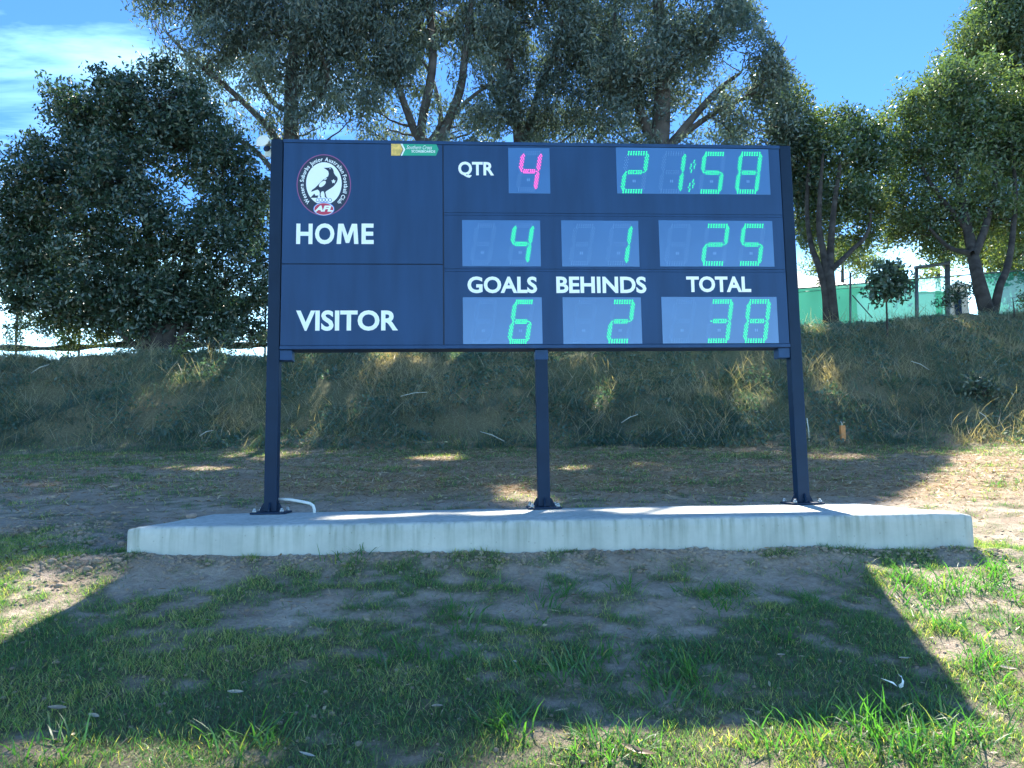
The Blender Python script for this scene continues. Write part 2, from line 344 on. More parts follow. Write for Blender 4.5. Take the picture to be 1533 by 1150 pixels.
def turf_density(x, y):
    """0 bare .. 1 lush, for the ground in front, beside and behind the plinth"""
    x = np.asarray(x, float); y = np.asarray(y, float)
    yl = y - np.tan(PYAW) * x
    n = fbm(x * 1.9 + 3, y * 2.8 + 8, 71) * .40 + fbm(x * 9.5, y * 12.0, 81) * .60
    bias = 0.95 - 0.80 * sst(2.9, 4.1, yl) - 0.05 * sst(4.1, 4.3, yl)
    bias = bias + .14 * sst(1.1, 2.3, x) * (1 - sst(4.0, 4.6, yl)) + 0.10 * sst(-.4, -1.5, x) * (yl < 3.6) + .34 * sst(-1.9, -2.7, x) * sst(4.35, 3.9, yl) * sst(3.0, 3.6, yl)
    behind = sst(4.2, 4.9, yl)
    bb = 0.10 + 0.48 * sst(9.3, 10.6, y + .35 * np.sin(x * .9)) + .20 * sst(-2.4, -3.8, x) * sst(6, 8, y) + .05 * sst(3.5, 6, x)
    bias = bias * (1 - behind) + bb * behind + .5 * sst(-2.0, -2.5, x) * sst(4.75, 4.4, yl) * sst(3.2, 3.7, yl)
    return np.clip((n - .5) * 4.2 + bias, 0, 1)
def straw_density(x, y):
    x = np.asarray(x, float); y = np.asarray(y, float)
    return np.clip(sst(5.7, 7.0, y) * (0.5 + .9 * fbm(x * .8, y * 1.2, 91)) * (1 - .4 * sst(3, 5, x)), 0, 1) * (1 - .55 * sst(-1.8, -3.2, x))

def grid(xs, ys, fn):
    X, Y = np.meshgrid(xs, ys); Z = fn(X, Y)
    V = np.stack([X.ravel(), Y.ravel(), Z.ravel()], 1); nx, ny = len(xs), len(ys)
    i = np.arange(nx - 1); j = np.arange(ny - 1); I, J = np.meshgrid(i, j); q = (J * nx + I).ravel()
    return V, np.stack([q, q + 1, q + nx + 1, q + nx], 1)
def dens(a, b, n): return list(np.linspace(a, b, n))
xs = np.array([-400, -150, -70, -40, -25] + dens(-16, -5.2, 70) + dens(-5, 5, 330) + dens(5.2, 16, 70) + [25, 40, 70, 150, 400])
ys = np.array([-300, -100, -40, -20, -10, -5, -2, -1, 0, .7, 1.2] + dens(1.5, 5.0, 150) + dens(5.05, 11.0, 150) + dens(11.05, 11.6, 10))
V, F = grid(xs, ys, height)
link('ground', mesh_np('ground', V, F, M_SOIL, {'turf': turf_density(V[:, 0], V[:, 1]) * .85, 'straw': straw_density(V[:, 0], V[:, 1])}, True))['kind'] = 'structure'
xs = np.array([-400, -150, -70, -40, -25] + dens(-16, 16, 260) + [25, 40, 70, 150, 400])
ys = np.array(dens(11.6, 18, 80) + [20, 24, 30, 40, 60, 100, 200, 500, 1500])
V, F = grid(xs, ys, height)
tb = np.clip(.75 + .5 * (fbm(V[:, 0] * .8, V[:, 1] * .8, 15) - .5), 0, 1)
link('embankment', mesh_np('embankment', V, F, M_SOIL, {'turf': tb, 'straw': np.full(len(V), .8)}, True))['kind'] = 'structure'

def hit(px, py):
    """where the ground lies along a line of sight"""
    d = ray(px, py); t = np.linspace(1.2, 40, 4000); P = np.outer(t, d) + np.array([0, 0, EYE])
    below = P[:, 2] < height(P[:, 0], P[:, 1]); k = int(np.argmax(below)) if below.any() else len(t) - 1
    return P[k].copy()
def hits(poly): return np.array([hit(*p)[:2] for p in poly])
def inpoly(x, y, poly):
    ins = np.zeros(len(x), bool); n = len(poly)
    for i in range(n):
        x1, y1 = poly[i]; x2, y2 = poly[(i + 1) % n]
        c = ((y1 > y) != (y2 > y)) & (x < (x2 - x1) * (y - y1) / (y2 - y1 + 1e-12) + x1); ins ^= c
    return ins

# sunlit openings between the crowns: patches of ground whose line to the sun stays free of leaves
_hx = np.arange(-14, 14.01, .1); _hy = np.arange(-4, 18.01, .1)
_HG = height(*np.meshgrid(_hx, _hy))
def hfast(x, y):
    fx = np.clip((x + 14) / .1, 0, len(_hx) - 1.001); fy = np.clip((y + 4) / .1, 0, len(_hy) - 1.001)
    ix = fx.astype(int); iy = fy.astype(int); fx -= ix; fy -= iy
    return (_HG[iy, ix] * (1 - fx) + _HG[iy, ix + 1] * fx) * (1 - fy) + (_HG[iy + 1, ix] * (1 - fx) + _HG[iy + 1, ix + 1] * fx) * fy
def on_plinth(px, py):
    d = ray(px, py); t = (PTOP - EYE) / d[2]; return (t * d[0], t * d[1])
def spot(px, py, rx, ry, n=10):
    return hits([(px + rx * math.cos(k * 6.283 / n), py + ry * math.sin(k * 6.283 / n)) for k in range(n)])
OPEN = [hits([(1300, 752), (1360, 728), (1462, 673), (1440, 663), (1640, 646), (1700, 1200), (1292, 1200)]),
        hits([(630, 1060), (1000, 1040), (1320, 1020), (1320, 1300), (600, 1300)]),
        hits([(-160, 1060), (-160, 880), (0, 862), (90, 848), (200, 834), (240, 858), (120, 960), (0, 1020)]),
        hits([(-80, 1085), (180, 1070), (330, 1070), (430, 1115), (360, 1180), (150, 1280), (-80, 1280)]),
        hits([(690, 757), (730, 728), (800, 720), (840, 757)]), hits([(560, 688), (640, 680), (690, 681), (690, 690)]),
        spot(300, 700, 60, 4), spot(860, 700, 30, 5)]
for a_ in ((460, 548, 12, 18), (472, 580, 8, 16), (575, 540, 9, 14), (622, 548, 8, 18), (680, 540, 9, 8), (860, 550, 20, 22), (915, 605, 16, 22),
           (1128, 610, 18, 40), (1245, 580, 9, 22), (1350, 615, 14, 14), (290, 568, 30, 7), (240, 590, 18, 10),
           (1225, 500, 14, 12), (1290, 640, 10, 10), (190, 612, 10, 8), (90, 640, 12, 8)):
    OPEN.append(spot(a_[0], a_[1], max(22, a_[2] * 1.7), max(20, a_[3] * 1.25)))
OPEN_P = [np.array([on_plinth(*p) for p in q]) for q in ([(850, 764), (1000, 758), (1290, 754), (1480, 767), (1200, 772), (960, 772)],
          [(640, 768), (800, 762), (830, 766), (700, 774)], [(470, 773), (640, 767), (660, 770), (480, 780)])]
def sun_free(P):
    """True for leaves whose shadow would fall into one of the openings"""
    t = (P[:, 2] - EYE) / SUN[2]
    tp = (P[:, 2] - PTOP) / SUN[2]; xp = P[:, 0] - tp * SUN[0]; yp = P[:, 1] - tp * SUN[1]
    for _ in range(12):
        x = P[:, 0] - t * SUN[0]; y = P[:, 1] - t * SUN[1]; t = t + ((P[:, 2] - t * SUN[2]) - hfast(x, y)) / SUN[2] * .7
    jx = .16 * n3(P, 1.3, 501) + .08 * n3(P, 4.0, 502); x = x + jx; y = y + .10 * n3(P, 1.5, 503); xp = xp + .5 * jx
    free = np.zeros(len(P), bool)
    for q in OPEN: free |= inpoly(x, y, q)
    for q in OPEN_P: free |= inpoly(xp, yp, q)
    return free

# ------------------------------------------------------------------ plinth
pl_ = [on_plinth(193, 789), on_plinth(1460, 768)]
PD = np.array([math.cos(PYAW), math.sin(PYAW)]); PNn = np.array([-PD[1], PD[0]])
u0 = pl_[0][0] / PD[0] + .02; u1 = pl_[1][0] / PD[0]
bm = bmesh.new(); nx_ = 90
def plinth_pt(u, v, z):
    q = np.array([0, PY0]) + PD * u + PNn * v; return (q[0], q[1], z)
prof = [(0.0, -.62), (0.004, -.30), (0.0, -.05), (0.004, -.014), (0.016, -.002), (0.08, 0.0), (.45, 0), (.9, 0), (1.25, 0), (1.31, -.003), (1.325, -.015), (1.33, -.05), (1.33, -.62)]
rows = []
for i in range(nx_ + 1):
    u = u0 + (u1 - u0) * i / nx_; ins = 0.0
    if i in (0, nx_): ins = .012
    row = []
    for v, z in prof:
        jv = .009 * (vn(u * 3, z * 9 + v, 5) - .5) + .004 * (vn(u * 14, z * 14 + v * 9, 6) - .5)
        zz = z + (.005 * (vn(u * 1.1, v * 2, 7) - .5) + .007 * (vn(u * 11, v * 9, 8) - .5) * (abs(v - .67) > .6) if z > -.04 else 0) - (ins if z > -.02 else 0)
        row.append(bm.verts.new(plinth_pt(u, v + (jv if v < .05 or v > 1.3 else 0), PTOP + zz)))
    rows.append(row)
for i in range(nx_):
    for k in range(len(prof) - 1):
        f = bm.faces.new((rows[i][k], rows[i + 1][k], rows[i + 1][k + 1], rows[i][k + 1])); f.smooth = True
bm.faces.new(rows[0]); bm.faces.new(rows[-1][::-1])
bmesh.ops.recalc_face_normals(bm, faces=bm.faces)
for v_ in bm.verts: v_.co.z -= PTOP
me = bpy.data.meshes.new('concrete_plinth'); bm.to_mesh(me); bm.free(); me.materials.append(M_CONC)
tag(link('concrete_plinth', me, None, (0, 0, PTOP)), 'long pale grey concrete slab under the scoreboard posts', 'concrete slab')

# ------------------------------------------------------------------ scoreboard
BW, BH, YAW = 3.80, 1.5194, 0.0661
BX, BY = -1.6918, 5.2956
BZ = PTOP
ZT = EYE + 2.3637 - BZ; ZB = ZT - BH               # local heights of the board above the slab
board = empty('scoreboard', (BX, BY, BZ), YAW, label='dark navy football scoreboard on three steel posts with lit green numbers', cat='scoreboard')
bdir = np.array([math.cos(YAW), math.sin(YAW), 0]); bnor = np.array([-math.sin(YAW), math.cos(YAW), 0]); borg = np.array([BX, BY, BZ])
def bp(px, py):
    d = ray(px, py); o = np.array([0, 0, EYE]); t = ((borg - o) @ bnor) / (d @ bnor); q = o + t * d - borg
    return q @ bdir, q[2]
def brect(x0, y0, x1, y1):
    """mean rectangle on the board face of a pixel rectangle"""
    a, b_, c, d = bp(x0, y0), bp(x1, y0), bp(x1, y1), bp(x0, y1)
    return (a[0] + d[0]) / 2, (b_[0] + c[0]) / 2, (c[1] + d[1]) / 2, (a[1] + b_[1]) / 2     # x0,x1,z0,z1
PW = 0.085
# posts, each with plate, gussets, bolts and the bracket that carries the cabinet
for k, xc in enumerate((PW / 2, BW / 2 + .012, BW - PW / 2)):
    top = ZT if k != 1 else ZB - .002
    y0 = 0.0 if k != 1 else 0.03
    po = MB().box(-PW / 2, PW / 2, -PW / 2, PW / 2, 0.016, top, .006).build('post', M_POST, board, (xc, y0 + PW / 2 + .001, 0))
    MB().box(-.115, .115, -.115, .115, 0.003, .0155, .002).build('base_plate', M_POST, po)
    for a_ in range(4):
        mg_ = MB(); mg_.prism([(PW / 2 + .001, .017), (PW / 2 + .036, .017), (PW / 2 + .034, .030), (PW / 2 + .021, .056), (PW / 2 + .010, .074), (PW / 2 + .001, .078)], -.005, .005)
        go = mg_.build('gusset', M_POST, po); go.rotation_euler = (0, 0, a_ * math.pi / 2)
    for sx_ in (-1, 1):
        for sy_ in (-1, 1):
            bo = MB().tube([(0, 0, .0158), (0, 0, .030)], .014, 6).tube([(0, 0, .0302), (0, 0, .042)], .008, 8)
            bo.build('bolt', M_STEEL, po, (sx_ * .090, sy_ * .090, 0))
    if k == 1:
        MB().box(-.046, .046, -.046, .05, ZB - .075, ZB - .003, .003).build('bracket', M_BOARD, po)
    else:
        s_ = 1 if k == 0 else -1; q = sorted((s_ * (PW / 2 + .001), s_ * (PW / 2 + .085)))
        MB().box(q[0], q[1], -.034, .055, ZB - .072, ZB - .002, .003).build('bracket', M_BOARD, po)
# cabinet and its face panels
x0c, x1c = PW + .004, BW - PW - .004
MB().box(x0c, x1c, .004, .150, ZB, ZT - .004, .004).build('cabinet', M_SEAM, board)
MB().box(x0c, x1c, -.012, .003, ZB + .001, ZB + .026, .003).build('bottom_rail', M_BOARD, board)
MB().box(x0c, x1c, -.012, .003, ZT - .030, ZT - .005, .003).build('top_rail', M_BOARD, board)
PANELS = {}
def panel(key, r):
    x0, x1, z0, z1 = brect(*r)
    PANELS[key] = MB().box(x0, x1, -.008, .0025, z0, z1, .002).build('panel', M_BOARD, board)
xl = x0c + .004; xr = x1c - .004; zsplit = bp(540, 396)[1]; xs_ = bp(664, 400)[0]; z1s = bp(920, 322.5)[1]; z2s = bp(920, 405.5)[1]
for key, (a_, b_, c_, d_) in {'home': (xl, xs_ - .004, zsplit + .003, ZT - .032), 'visitor': (xl, xs_ - .004, ZB + .028, zsplit - .003),
                              'clock': (xs_ + .004, xr, z1s + .010, ZT - .032), 'goals': (xs_ + .004, xr, z2s + .010, z1s - .010), 'tally': (xs_ + .004, xr, ZB + .028, z2s - .010)}.items():
    PANELS[key] = MB().box(a_, b_, -.008, .0025, c_, d_, .002).build('panel', M_BOARD, board)
MB().box(xs_ + .006, xr, -.0065, .002, z1s - .0085, z1s + .0085, .001).build('cross_rail', M_BOARD, board)
MB().box(xs_ + .006, xr, -.0065, .002, z2s - .0085, z2s + .0085, .001).build('cross_rail', M_BOARD, board)
# small screws along the panel edges
for key in ('home', 'visitor'):
    pass

# lettering: filled text, slightly raised vinyl
def text_mesh(body, bold=0.035, shear=0.0):
    c = bpy.data.curves.new('text', 'FONT'); c.body = body; c.size = 1.0; c.offset = bold; c.extrude = 0.0; c.shear = shear
    c.resolution_u = 4
    o = bpy.data.objects.new('text', c); COL.objects.link(o); bpy.context.view_layer.update()
    me = bpy.data.meshes.new_from_object(o.evaluated_get(bpy.context.evaluated_depsgraph_get()))
    bpy.data.objects.remove(o); bpy.data.curves.remove(c)
    return me
def solidify(me, th):
    """give flat lettering its vinyl thickness (front at y=-th)"""
    bm = bmesh.new(); bm.from_mesh(me); r = bmesh.ops.extrude_face_region(bm, geom=bm.faces[:])
    for v in r['geom']:
        if isinstance(v, bmesh.types.BMVert): v.co.y -= th
    bmesh.ops.recalc_face_normals(bm, faces=bm.faces); [setattr(f, 'smooth', False) for f in bm.faces]; bm.to_mesh(me); bm.free()
def lettering(body, rect, mat, y=-.0085, bold=.030, shear=0, name='lettering', parent=None, th=.0012):
    x0, x1, z0, z1 = rect; me = text_mesh(body, bold, shear)
    co = np.empty(len(me.vertices) * 3, np.float32); me.vertices.foreach_get('co', co); co = co.reshape(-1, 3)
    mn, mx_ = co.min(0), co.max(0); o = np.zeros_like(co); me.polygons.foreach_set('use_smooth', np.zeros(len(me.polygons), bool))
    o[:, 0] = x0 + (co[:, 0] - mn[0]) / (mx_[0] - mn[0]) * (x1 - x0)
    o[:, 2] = z0 + (co[:, 1] - mn[1]) / (mx_[1] - mn[1]) * (z1 - z0); o[:, 1] = y
    me.vertices.foreach_set('co', o.ravel()); me.update(); solidify(me, th); me.materials.clear(); me.materials.append(mat)
    return link(name, me, parent or board)
for ch_, xa_, xb_ in (('H', 443.9, 468.3), ('O', 472, 500.9), ('E', 541.5, 559.7)):
    lettering(ch_, brect(xa_, 335.5 - .4 * (ch_ == 'O'), xb_, 366 + .4 * (ch_ == 'O')), M_WHITE, parent=PANELS['home'])
a_, b_, c_, d_ = brect(504.3, 335.7, 537, 365.9)
MB().prism([(a_ + (b_ - a_) * u, c_ + (d_ - c_) * v) for u, v in ((0, 0), (.07, 1), (.31, 1), (.5, .42), (.69, 1), (.93, 1), (1, 0), (.80, 0), (.765, .68), (.58, .05), (.42, .05), (.235, .68), (.20, 0))], -.0097, -.0085).build('lettering', M_WHITE, PANELS['home'])
lettering('VISITOR', brect(443.5, 465, 596, 495.7), M_WHITE, parent=PANELS['visitor'])
lettering('QTR', brect(686, 243, 739.5, 267), M_WHITE, parent=PANELS['clock'])
lettering('GOALS', brect(699.8, 414.5, 803.7, 439.5), M_WHITE, parent=PANELS['tally'])
lettering('BEHINDS', brect(832.6, 414.5, 967, 439.5), M_WHITE, parent=PANELS['tally'])
lettering('TOTAL', brect(1027, 414.3, 1123.5, 438), M_WHITE, parent=PANELS['tally'])

# number displays: a face window, unlit and lit LEDs
SEGS = {'0': 'abcdef', '1': 'bc', '2': 'abged', '3': 'abgcd', '4': 'fgbc', '5': 'afgcd', '6': 'afgedc', '7': 'abc', '8': 'abcdefg', '9': 'abcdfg', ' ': ''}
_ang = np.arange(6) * math.pi / 3
def led_mesh(name, pts, mat, rad, y0, y1):
    pts = np.asarray(pts); n = len(pts); r1_ = np.stack([np.cos(_ang), np.sin(_ang)], 1)
    V = np.zeros((n, 12, 3)); V[:, :6, 0] = pts[:, :1] + rad * r1_[None, :, 0]; V[:, :6, 2] = pts[:, 1:] + rad * r1_[None, :, 1]; V[:, :6, 1] = y0
    V[:, 6:] = V[:, :6]; V[:, 6:, 1] = y1; V[:, 6:, 0] = pts[:, :1] + rad * .8 * r1_[None, :, 0]; V[:, 6:, 2] = pts[:, 1:] + rad * .8 * r1_[None, :, 1]
    b0 = (np.arange(n) * 12)[:, None]
    hexf = b0 + np.arange(6, 12)[None]; qs = np.concatenate([b0 + np.array([[k, (k + 1) % 6, 6 + (k + 1) % 6, 6 + k]]) for k in range(6)])
    return mesh_np(name, V.reshape(-1, 3), [hexf, qs], mat)
SL = .165
def seg_points(seg, x, z, w_, h_):
    """LED positions of one segment of a slanted digit whose lower left corner is x,z"""
    hw = w_ - SL * h_; m_ = h_ / 2; tw = .024; P = []
    def put(px_, pz_): P.append((x + px_ + SL * pz_, z + pz_))
    if seg in 'ad':
        zc = h_ - .017 if seg == 'a' else .017
        for k in range(8):
            xx = tw * 1.0 + (hw - tw * 2.0) * k / 7
            for q in (-.0115, 0, .0115): put(xx, zc + q)
    elif seg == 'g':
        for k in range(8):
            xx = tw * 1.2 + (hw - tw * 2.4) * k / 7
            for q in ((-.0115, .0, .0115) if 0 < k < 7 else (0,)): put(xx - .004 * (q == 0) * (1 if k < 4 else -1), m_ + q)
    else:
        left = seg in 'ef'; lo = seg in 'ec'; z0_ = .026 if lo else m_ + .010; z1_ = m_ - .010 if lo else h_ - .026
        xc = .016 if left else hw - .016; n = 11
        for k in range(n):
            zz = z0_ + (z1_ - z0_) * k / (n - 1)
            for q in ((-.0125, .003) if k % 2 == 0 else (-.0045, .011)):
                if k in (0, n - 1) and (q > .005 or q < -.01): continue
                put(xc + q, zz)
    return P
def display(parent_panel, win, digits, mat, colon=None):
    x0, x1, z0, z1 = brect(*win)
    d = MB().box(x0, x1, -.0105, -.0075, z0, z1, .001).build('display', M_WIN, board)
    for ch, (lx0, ty, lx1, by) in digits:
        a0, a1, c0, c1 = brect(lx0, ty, lx1, by)
        a0 = bp(lx0, by)[0]; a1 = bp(lx1, ty)[0]
        lit, un = [], []
        for s_ in 'abcdefg': (lit if s_ in SEGS[ch] else un).extend(seg_points(s_, a0, c0, a1 - a0, c1 - c0))
        if un: link('unlit_segments', led_mesh('unlit_segments', un, M_UNLIT, .0036, -.0104, -.0112), d)['kind'] = 'stuff'
        if lit: link('lit_digit', led_mesh('lit_digit', lit, mat, .0049, -.0104, -.0130), d)['kind'] = 'stuff'
        # two small white connectors printed at the middle of each digit
        xm = a0 + .42 * (a1 - a0); zm_ = c0 + .26 * (c1 - c0); t_ = MB()
        for q in (0, .013): t_.box(xm + q, xm + q + .007, -.0112, -.0104, zm_, zm_ + .020)
        t_.build('mark', M_UNLIT, d)
    if colon:
        link('lit_colon', led_mesh('lit_colon', colon(), mat, .0048, -.0104, -.0130), d)['kind'] = 'stuff'
    return d
display('clock', (761, 222.5, 823, 290.5), [('4', (771, 227, 813, 288))], M_PINK)
def colon_pts():
    P = []
    for (xa, ya, xb, yb) in ((1039, 241.5, 1034, 258.5), (1037.5, 270.5, 1031, 287)):
        for k in range(7):
            f = k / 6
            for q in ((-3.2, 3.2) if k in (2, 4) else ((-2.2, 2.2) if k == 3 else (0,))):
                P.append(bp(xa + (xb - xa) * f + q, ya + (yb - ya) * f))
    return P
display('clock', (922.5, 223, 1151, 291.5), [('2', (927.5, 227, 972.5, 290.5)), ('1', (984, 227.5, 1028, 290.5)), ('5', (1044, 228, 1087, 291)), ('8', (1098.5, 228, 1141.5, 291))], M_GREEN, colon_pts)
for wn, ds in (((692, 330.5, 809, 399.5), [(' ', (702, 335, 744.5, 397)), ('4', (758.5, 335, 801, 397))]),
               ((840.5, 331, 956, 399.8), [(' ', (850, 335.5, 892, 398)), ('1', (905, 335.5, 948, 398))]),
               ((986.5, 331, 1157, 399.8), [(' ', (993, 335.5, 1036, 398.5)), ('2', (1048, 335.5, 1092.5, 398.5)), ('5', (1103, 335.5, 1146, 398.5))])):
    display('goals', wn, ds, M_GREEN)
for wn, ds in (((693, 445.5, 811.5, 515.5), [(' ', (703, 449, 746.5, 515)), ('6', (758.5, 449, 801.5, 515))]),
               ((842.5, 445.5, 960, 515.3), [(' ', (853, 449, 896, 514.5)), ('2', (906.5, 449, 951.5, 514.5))]),
               ((990.5, 445, 1163.5, 514.5), [(' ', (1000, 449, 1043, 514)), ('3', (1055, 448.5, 1098.5, 514)), ('8', (1110.5, 448.5, 1154.5, 514))])):
    display('tally', wn, ds, M_GREEN)

# round club crest
K = 10.4545
def cz(x, y): return bp(430 + x / K, 220 + y / K)
def zoned(name, poly, mat, y, parent, th=.0008):
    m_ = MB(); m_.prism([tuple(p) for p in poly], y, y + th); return m_.build(name, mat, parent)
def ell(cx, cy, rx, ry, n=40, rot=0.0):
    P = []
    for k in range(n):
        a_ = k * 2 * math.pi / n; u, v = rx * math.cos(a_), ry * math.sin(a_)
        P.append(cz(cx + u * math.cos(rot) - v * math.sin(rot), cy + u * math.sin(rot) + v * math.cos(rot)))
    return P
crest = zoned('crest', ell(576, 605, 425, 480, 56), M_RING, -.0092, board)
crest['label'] = 'oval club crest with a black and white bird on the dark panel'
zoned('border_band', ell(576, 605, 411, 466, 56), M_NAVY, -.0100, crest)
zoned('oval_field', ell(578, 582, 278, 332, 48), M_WHITE, -.0108, crest)
bird = [(575,338),(640,335),(690,330),(715,350),(730,385),(735,420),(760,460),(785,480),(795,510),(785,550),(760,590),(730,625),(690,655),(650,680),(615,700),(600,720),
        (607,745),(614,785),(632,803),(612,806),(592,792),(588,745),(572,702),(545,704),(530,730),(526,770),(543,797),(523,803),(512,770),(514,730),(505,697),(480,677),(440,690),(380,712),(390,685),(440,650),(490,600),(530,560),(570,520),(610,495),(645,470),(655,430),(645,388),(618,366)]
zoned('bird', [cz(*p) for p in bird], M_NAVY, -.0116, crest)
zoned('wing_patch', ell(555, 590, 66, 33, 18, -.72), M_WHITE, -.0124, crest)
zoned('shoulder_patch', ell(604, 514, 24, 9, 12, -.4), M_WHITE, -.0124, crest)
star = []
for k in range(10):
    a_ = k * math.pi / 5 - 1.57; r_ = 36 if k % 2 == 0 else 19; star.append(cz(729 + r_ * math.cos(a_), 550 + r_ * math.sin(a_)))
zoned('star_patch', star, M_WHITE, -.0124, crest)
zoned('eye', ell(676, 350, 9, 9, 8), M_WHITE, -.0124, crest)
zoned('dark_triangle', [cz(*p) for p in ((365,806),(430,740),(446,772),(492,768),(480,806))], M_NAVY, -.0116, crest)  # small dark triangle printed at the lower left of the crest
for k, (cx, cy) in enumerate(((480, 842), (525, 838), (575, 838), (625, 838), (675, 842))):
    zoned('ribbon_lobe', ell(cx, cy, 27, 30, 14), M_WIN, -.0112 - .0003 * (k % 2), crest)
    zoned('ribbon_fill', ell(cx, cy, 19, 22, 12), M_WHITE, -.0120 - .0003 * (k % 2), crest)
zoned('badge_rim', ell(578, 980, 168, 108, 36), M_BLUE, -.0116, crest)
zoned('badge_border', ell(578, 982, 156, 98, 36), M_WHITE, -.0124, crest)
zoned('badge', ell(578, 982, 148, 91, 36), M_RED, -.0132, crest)
a_ = cz(432, 1022); b_ = cz(725, 930)
lettering('AFL', (a_[0], b_[0], a_[1], b_[1]), M_WHITE, -.0141, .05, .25, parent=crest, th=.0006)
# words round the band, one glyph at a time along the oval
WORDS = 'Western Suburbs Junior Australian Football Club'; cache = {}
def glyph(ch):
    if ch not in cache:
        me = text_mesh(ch, .02); co = np.empty(len(me.vertices) * 3, np.float32); me.vertices.foreach_get('co', co); co = co.reshape(-1, 3)[:, :2].astype(float)
        fs = [list(p.vertices) for p in me.polygons]; bpy.data.meshes.remove(me); cache[ch] = (co, fs, co[:, 0].min(), co[:, 0].max())
    return cache[ch]
HT = 66.0
adv = [(.30 if c_ == ' ' else glyph(c_)[3] - glyph(c_)[2] + .085) for c_ in WORDS]
th0, th1 = math.radians(131), math.radians(131 + 278)          # screen angles, clockwise from +x with y down
tt = np.linspace(th0, th1, 600); rx_, ry_ = 322, 372
ex, ey = 576 + rx_ * np.cos(tt), 598 + ry_ * np.sin(tt); arc = np.concatenate([[0], np.cumsum(np.hypot(np.diff(ex), np.diff(ey)))])
sc_ = arc[-1] / sum(adv); pos = 0.0; VV, FF = [], []
for c_, a_ in zip(WORDS, adv):
    mid = (pos + a_ / 2) * sc_; pos += a_
    if c_ == ' ': continue
    co, fs, mn, mx_ = glyph(c_); i = min(np.searchsorted(arc, mid), 598); tx, ty = ex[i + 1] - ex[i], ey[i + 1] - ey[i]; L_ = math.hypot(tx, ty); tx, ty = tx / L_, ty / L_
    b0 = len(VV)
    for (gx, gy) in co:
        u = (gx - (mn + mx_) / 2) * sc_; v = gy * HT / .73 * .95 - 6
        q = cz(ex[i] + tx * u + ty * v, ey[i] + ty * u - tx * v); VV.append((q[0], -.0106, q[1]))
    FF += [[b0 + k for k in f] for f in fs]
me = bpy.data.meshes.new('lettering'); me.from_pydata(VV, [], FF); me.materials.append(M_WHITE); link('lettering', me, crest)

# maker's sticker
K2 = 16.137
def sz(x, y): return bp(575 + x / K2, 205 + y / K2)
stk = zoned('sticker', [sz(*p) for p in ((440, 165), (1255, 170), (1318, 318), (1255, 468), (415, 465), (510, 318))], M_TEAL, -.0098, board)
stk['label'] = 'small green and yellow sticker at the top edge of the board'
zoned('yellow_patch', [sz(*p) for p in ((175, 165), (390, 165), (455, 318), (385, 465), (175, 465))], M_YEL, -.0100, stk)
zoned('white_chevron', [sz(*p) for p in ((392, 165), (438, 165), (512, 318), (438, 467), (405, 467), (472, 318))], M_WHITE, -.0106, stk)
def srect(x0, y0, x1, y1):
    a_, b_ = sz(x0, y1), sz(x1, y0); return a_[0], b_[0], a_[1], b_[1]
lettering('Southern Cross', srect(545, 225, 1160, 312), M_WHITE, -.0106, .0, .35, parent=stk, th=.0005)
lettering('SCOREBOARDS', srect(665, 340, 1235, 392), M_WHITE, -.0106, .02, 0, parent=stk, th=.0005)
# ------------------------------------------------------------------ conduit, horn, pegs
def bl(x, y, z):
    q = borg + bdir * x + bnor * y; return (q[0], q[1], BZ + z)
tag(MB().tube([bl(.085, .06, .098), bl(.16, .055, .094), bl(.25, .05, .078), bl(.30, .05, .066), bl(.322, .05, .050), bl(.33, .05, .025), bl(.33, .05, -.03)], .0105, 10).build('conduit', M_PVC),
    'pale grey bent conduit from the slab into the left post', 'pipe')
hz0 = bp(395, 208); hl = bl(hz0[0] - .005, .10, hz0[1])
horn = empty('horn_speaker', (hl[0], hl[1], hl[2]), YAW, label='small cream horn speaker at the top left corner of the scoreboard', cat='horn speaker')
hm = bmesh.new(); ringv = []
for (xx, ry, rz_) in ((-.012, .058, .040), (-.014, .054, .036), (.02, .045, .030), (.035, .026, .022), (.07, .022, .020), (.075, .0, .0)):
    ringv.append([hm.verts.new((-xx * 0 + (xx - .02), ry * math.cos(k * .3927), rz_ * math.sin(k * .3927))) for k in range(16)])
for i in range(5):
    for k in range(16): hm.faces.new((ringv[i][k], ringv[i][(k + 1) % 16], ringv[i + 1][(k + 1) % 16], ringv[i + 1][k]))
hm.faces.new(ringv[0]); bmesh.ops.remove_doubles(hm, verts=hm.verts, dist=1e-5); bmesh.ops.recalc_face_normals(hm, faces=hm.faces)
me = bpy.data.meshes.new('flare'); hm.to_mesh(me); hm.free(); me.materials.append(M_HORN); o = link('flare', me, horn); o.rotation_euler = (0, -.15, math.radians(62)); o.location = (.005, -.05, .0)
MB().tube([(.0, .0, -.005), (.012, .045, -.02)], .026, 12).build('driver', M_SEAM, horn, (.0, 0, -.02))
MB().box(-.012, .040, .0, .012, -.09, -.03, .002).build('bracket', M_HORN, horn)

g0 = hit(1262, 659)
pg = empty('marker_peg', (g0[0], g0[1], g0[2] - .02), label='stubby orange marker peg at the foot of the bank', cat='marker peg')
MB().box(-.034, .034, -.034, .034, 0, .235, .006).build('body', M_ORANGE, pg)
MB().tube([(0, 0, .236), (-.004, 0, .27), (-.02, .0, .30)], [.010, .006, .003], 6).build('tie', M_STAKE, pg)
g0 = hit(1211, 660)
tag(MB().tube([(0, 0, -.05), (.004, 0, .17), (-.012, 0, .335)], [.010, .009, .008], 6).build('stake', M_STAKE, None, g0), 'thin pale stake close beside the right scoreboard post', 'stake')

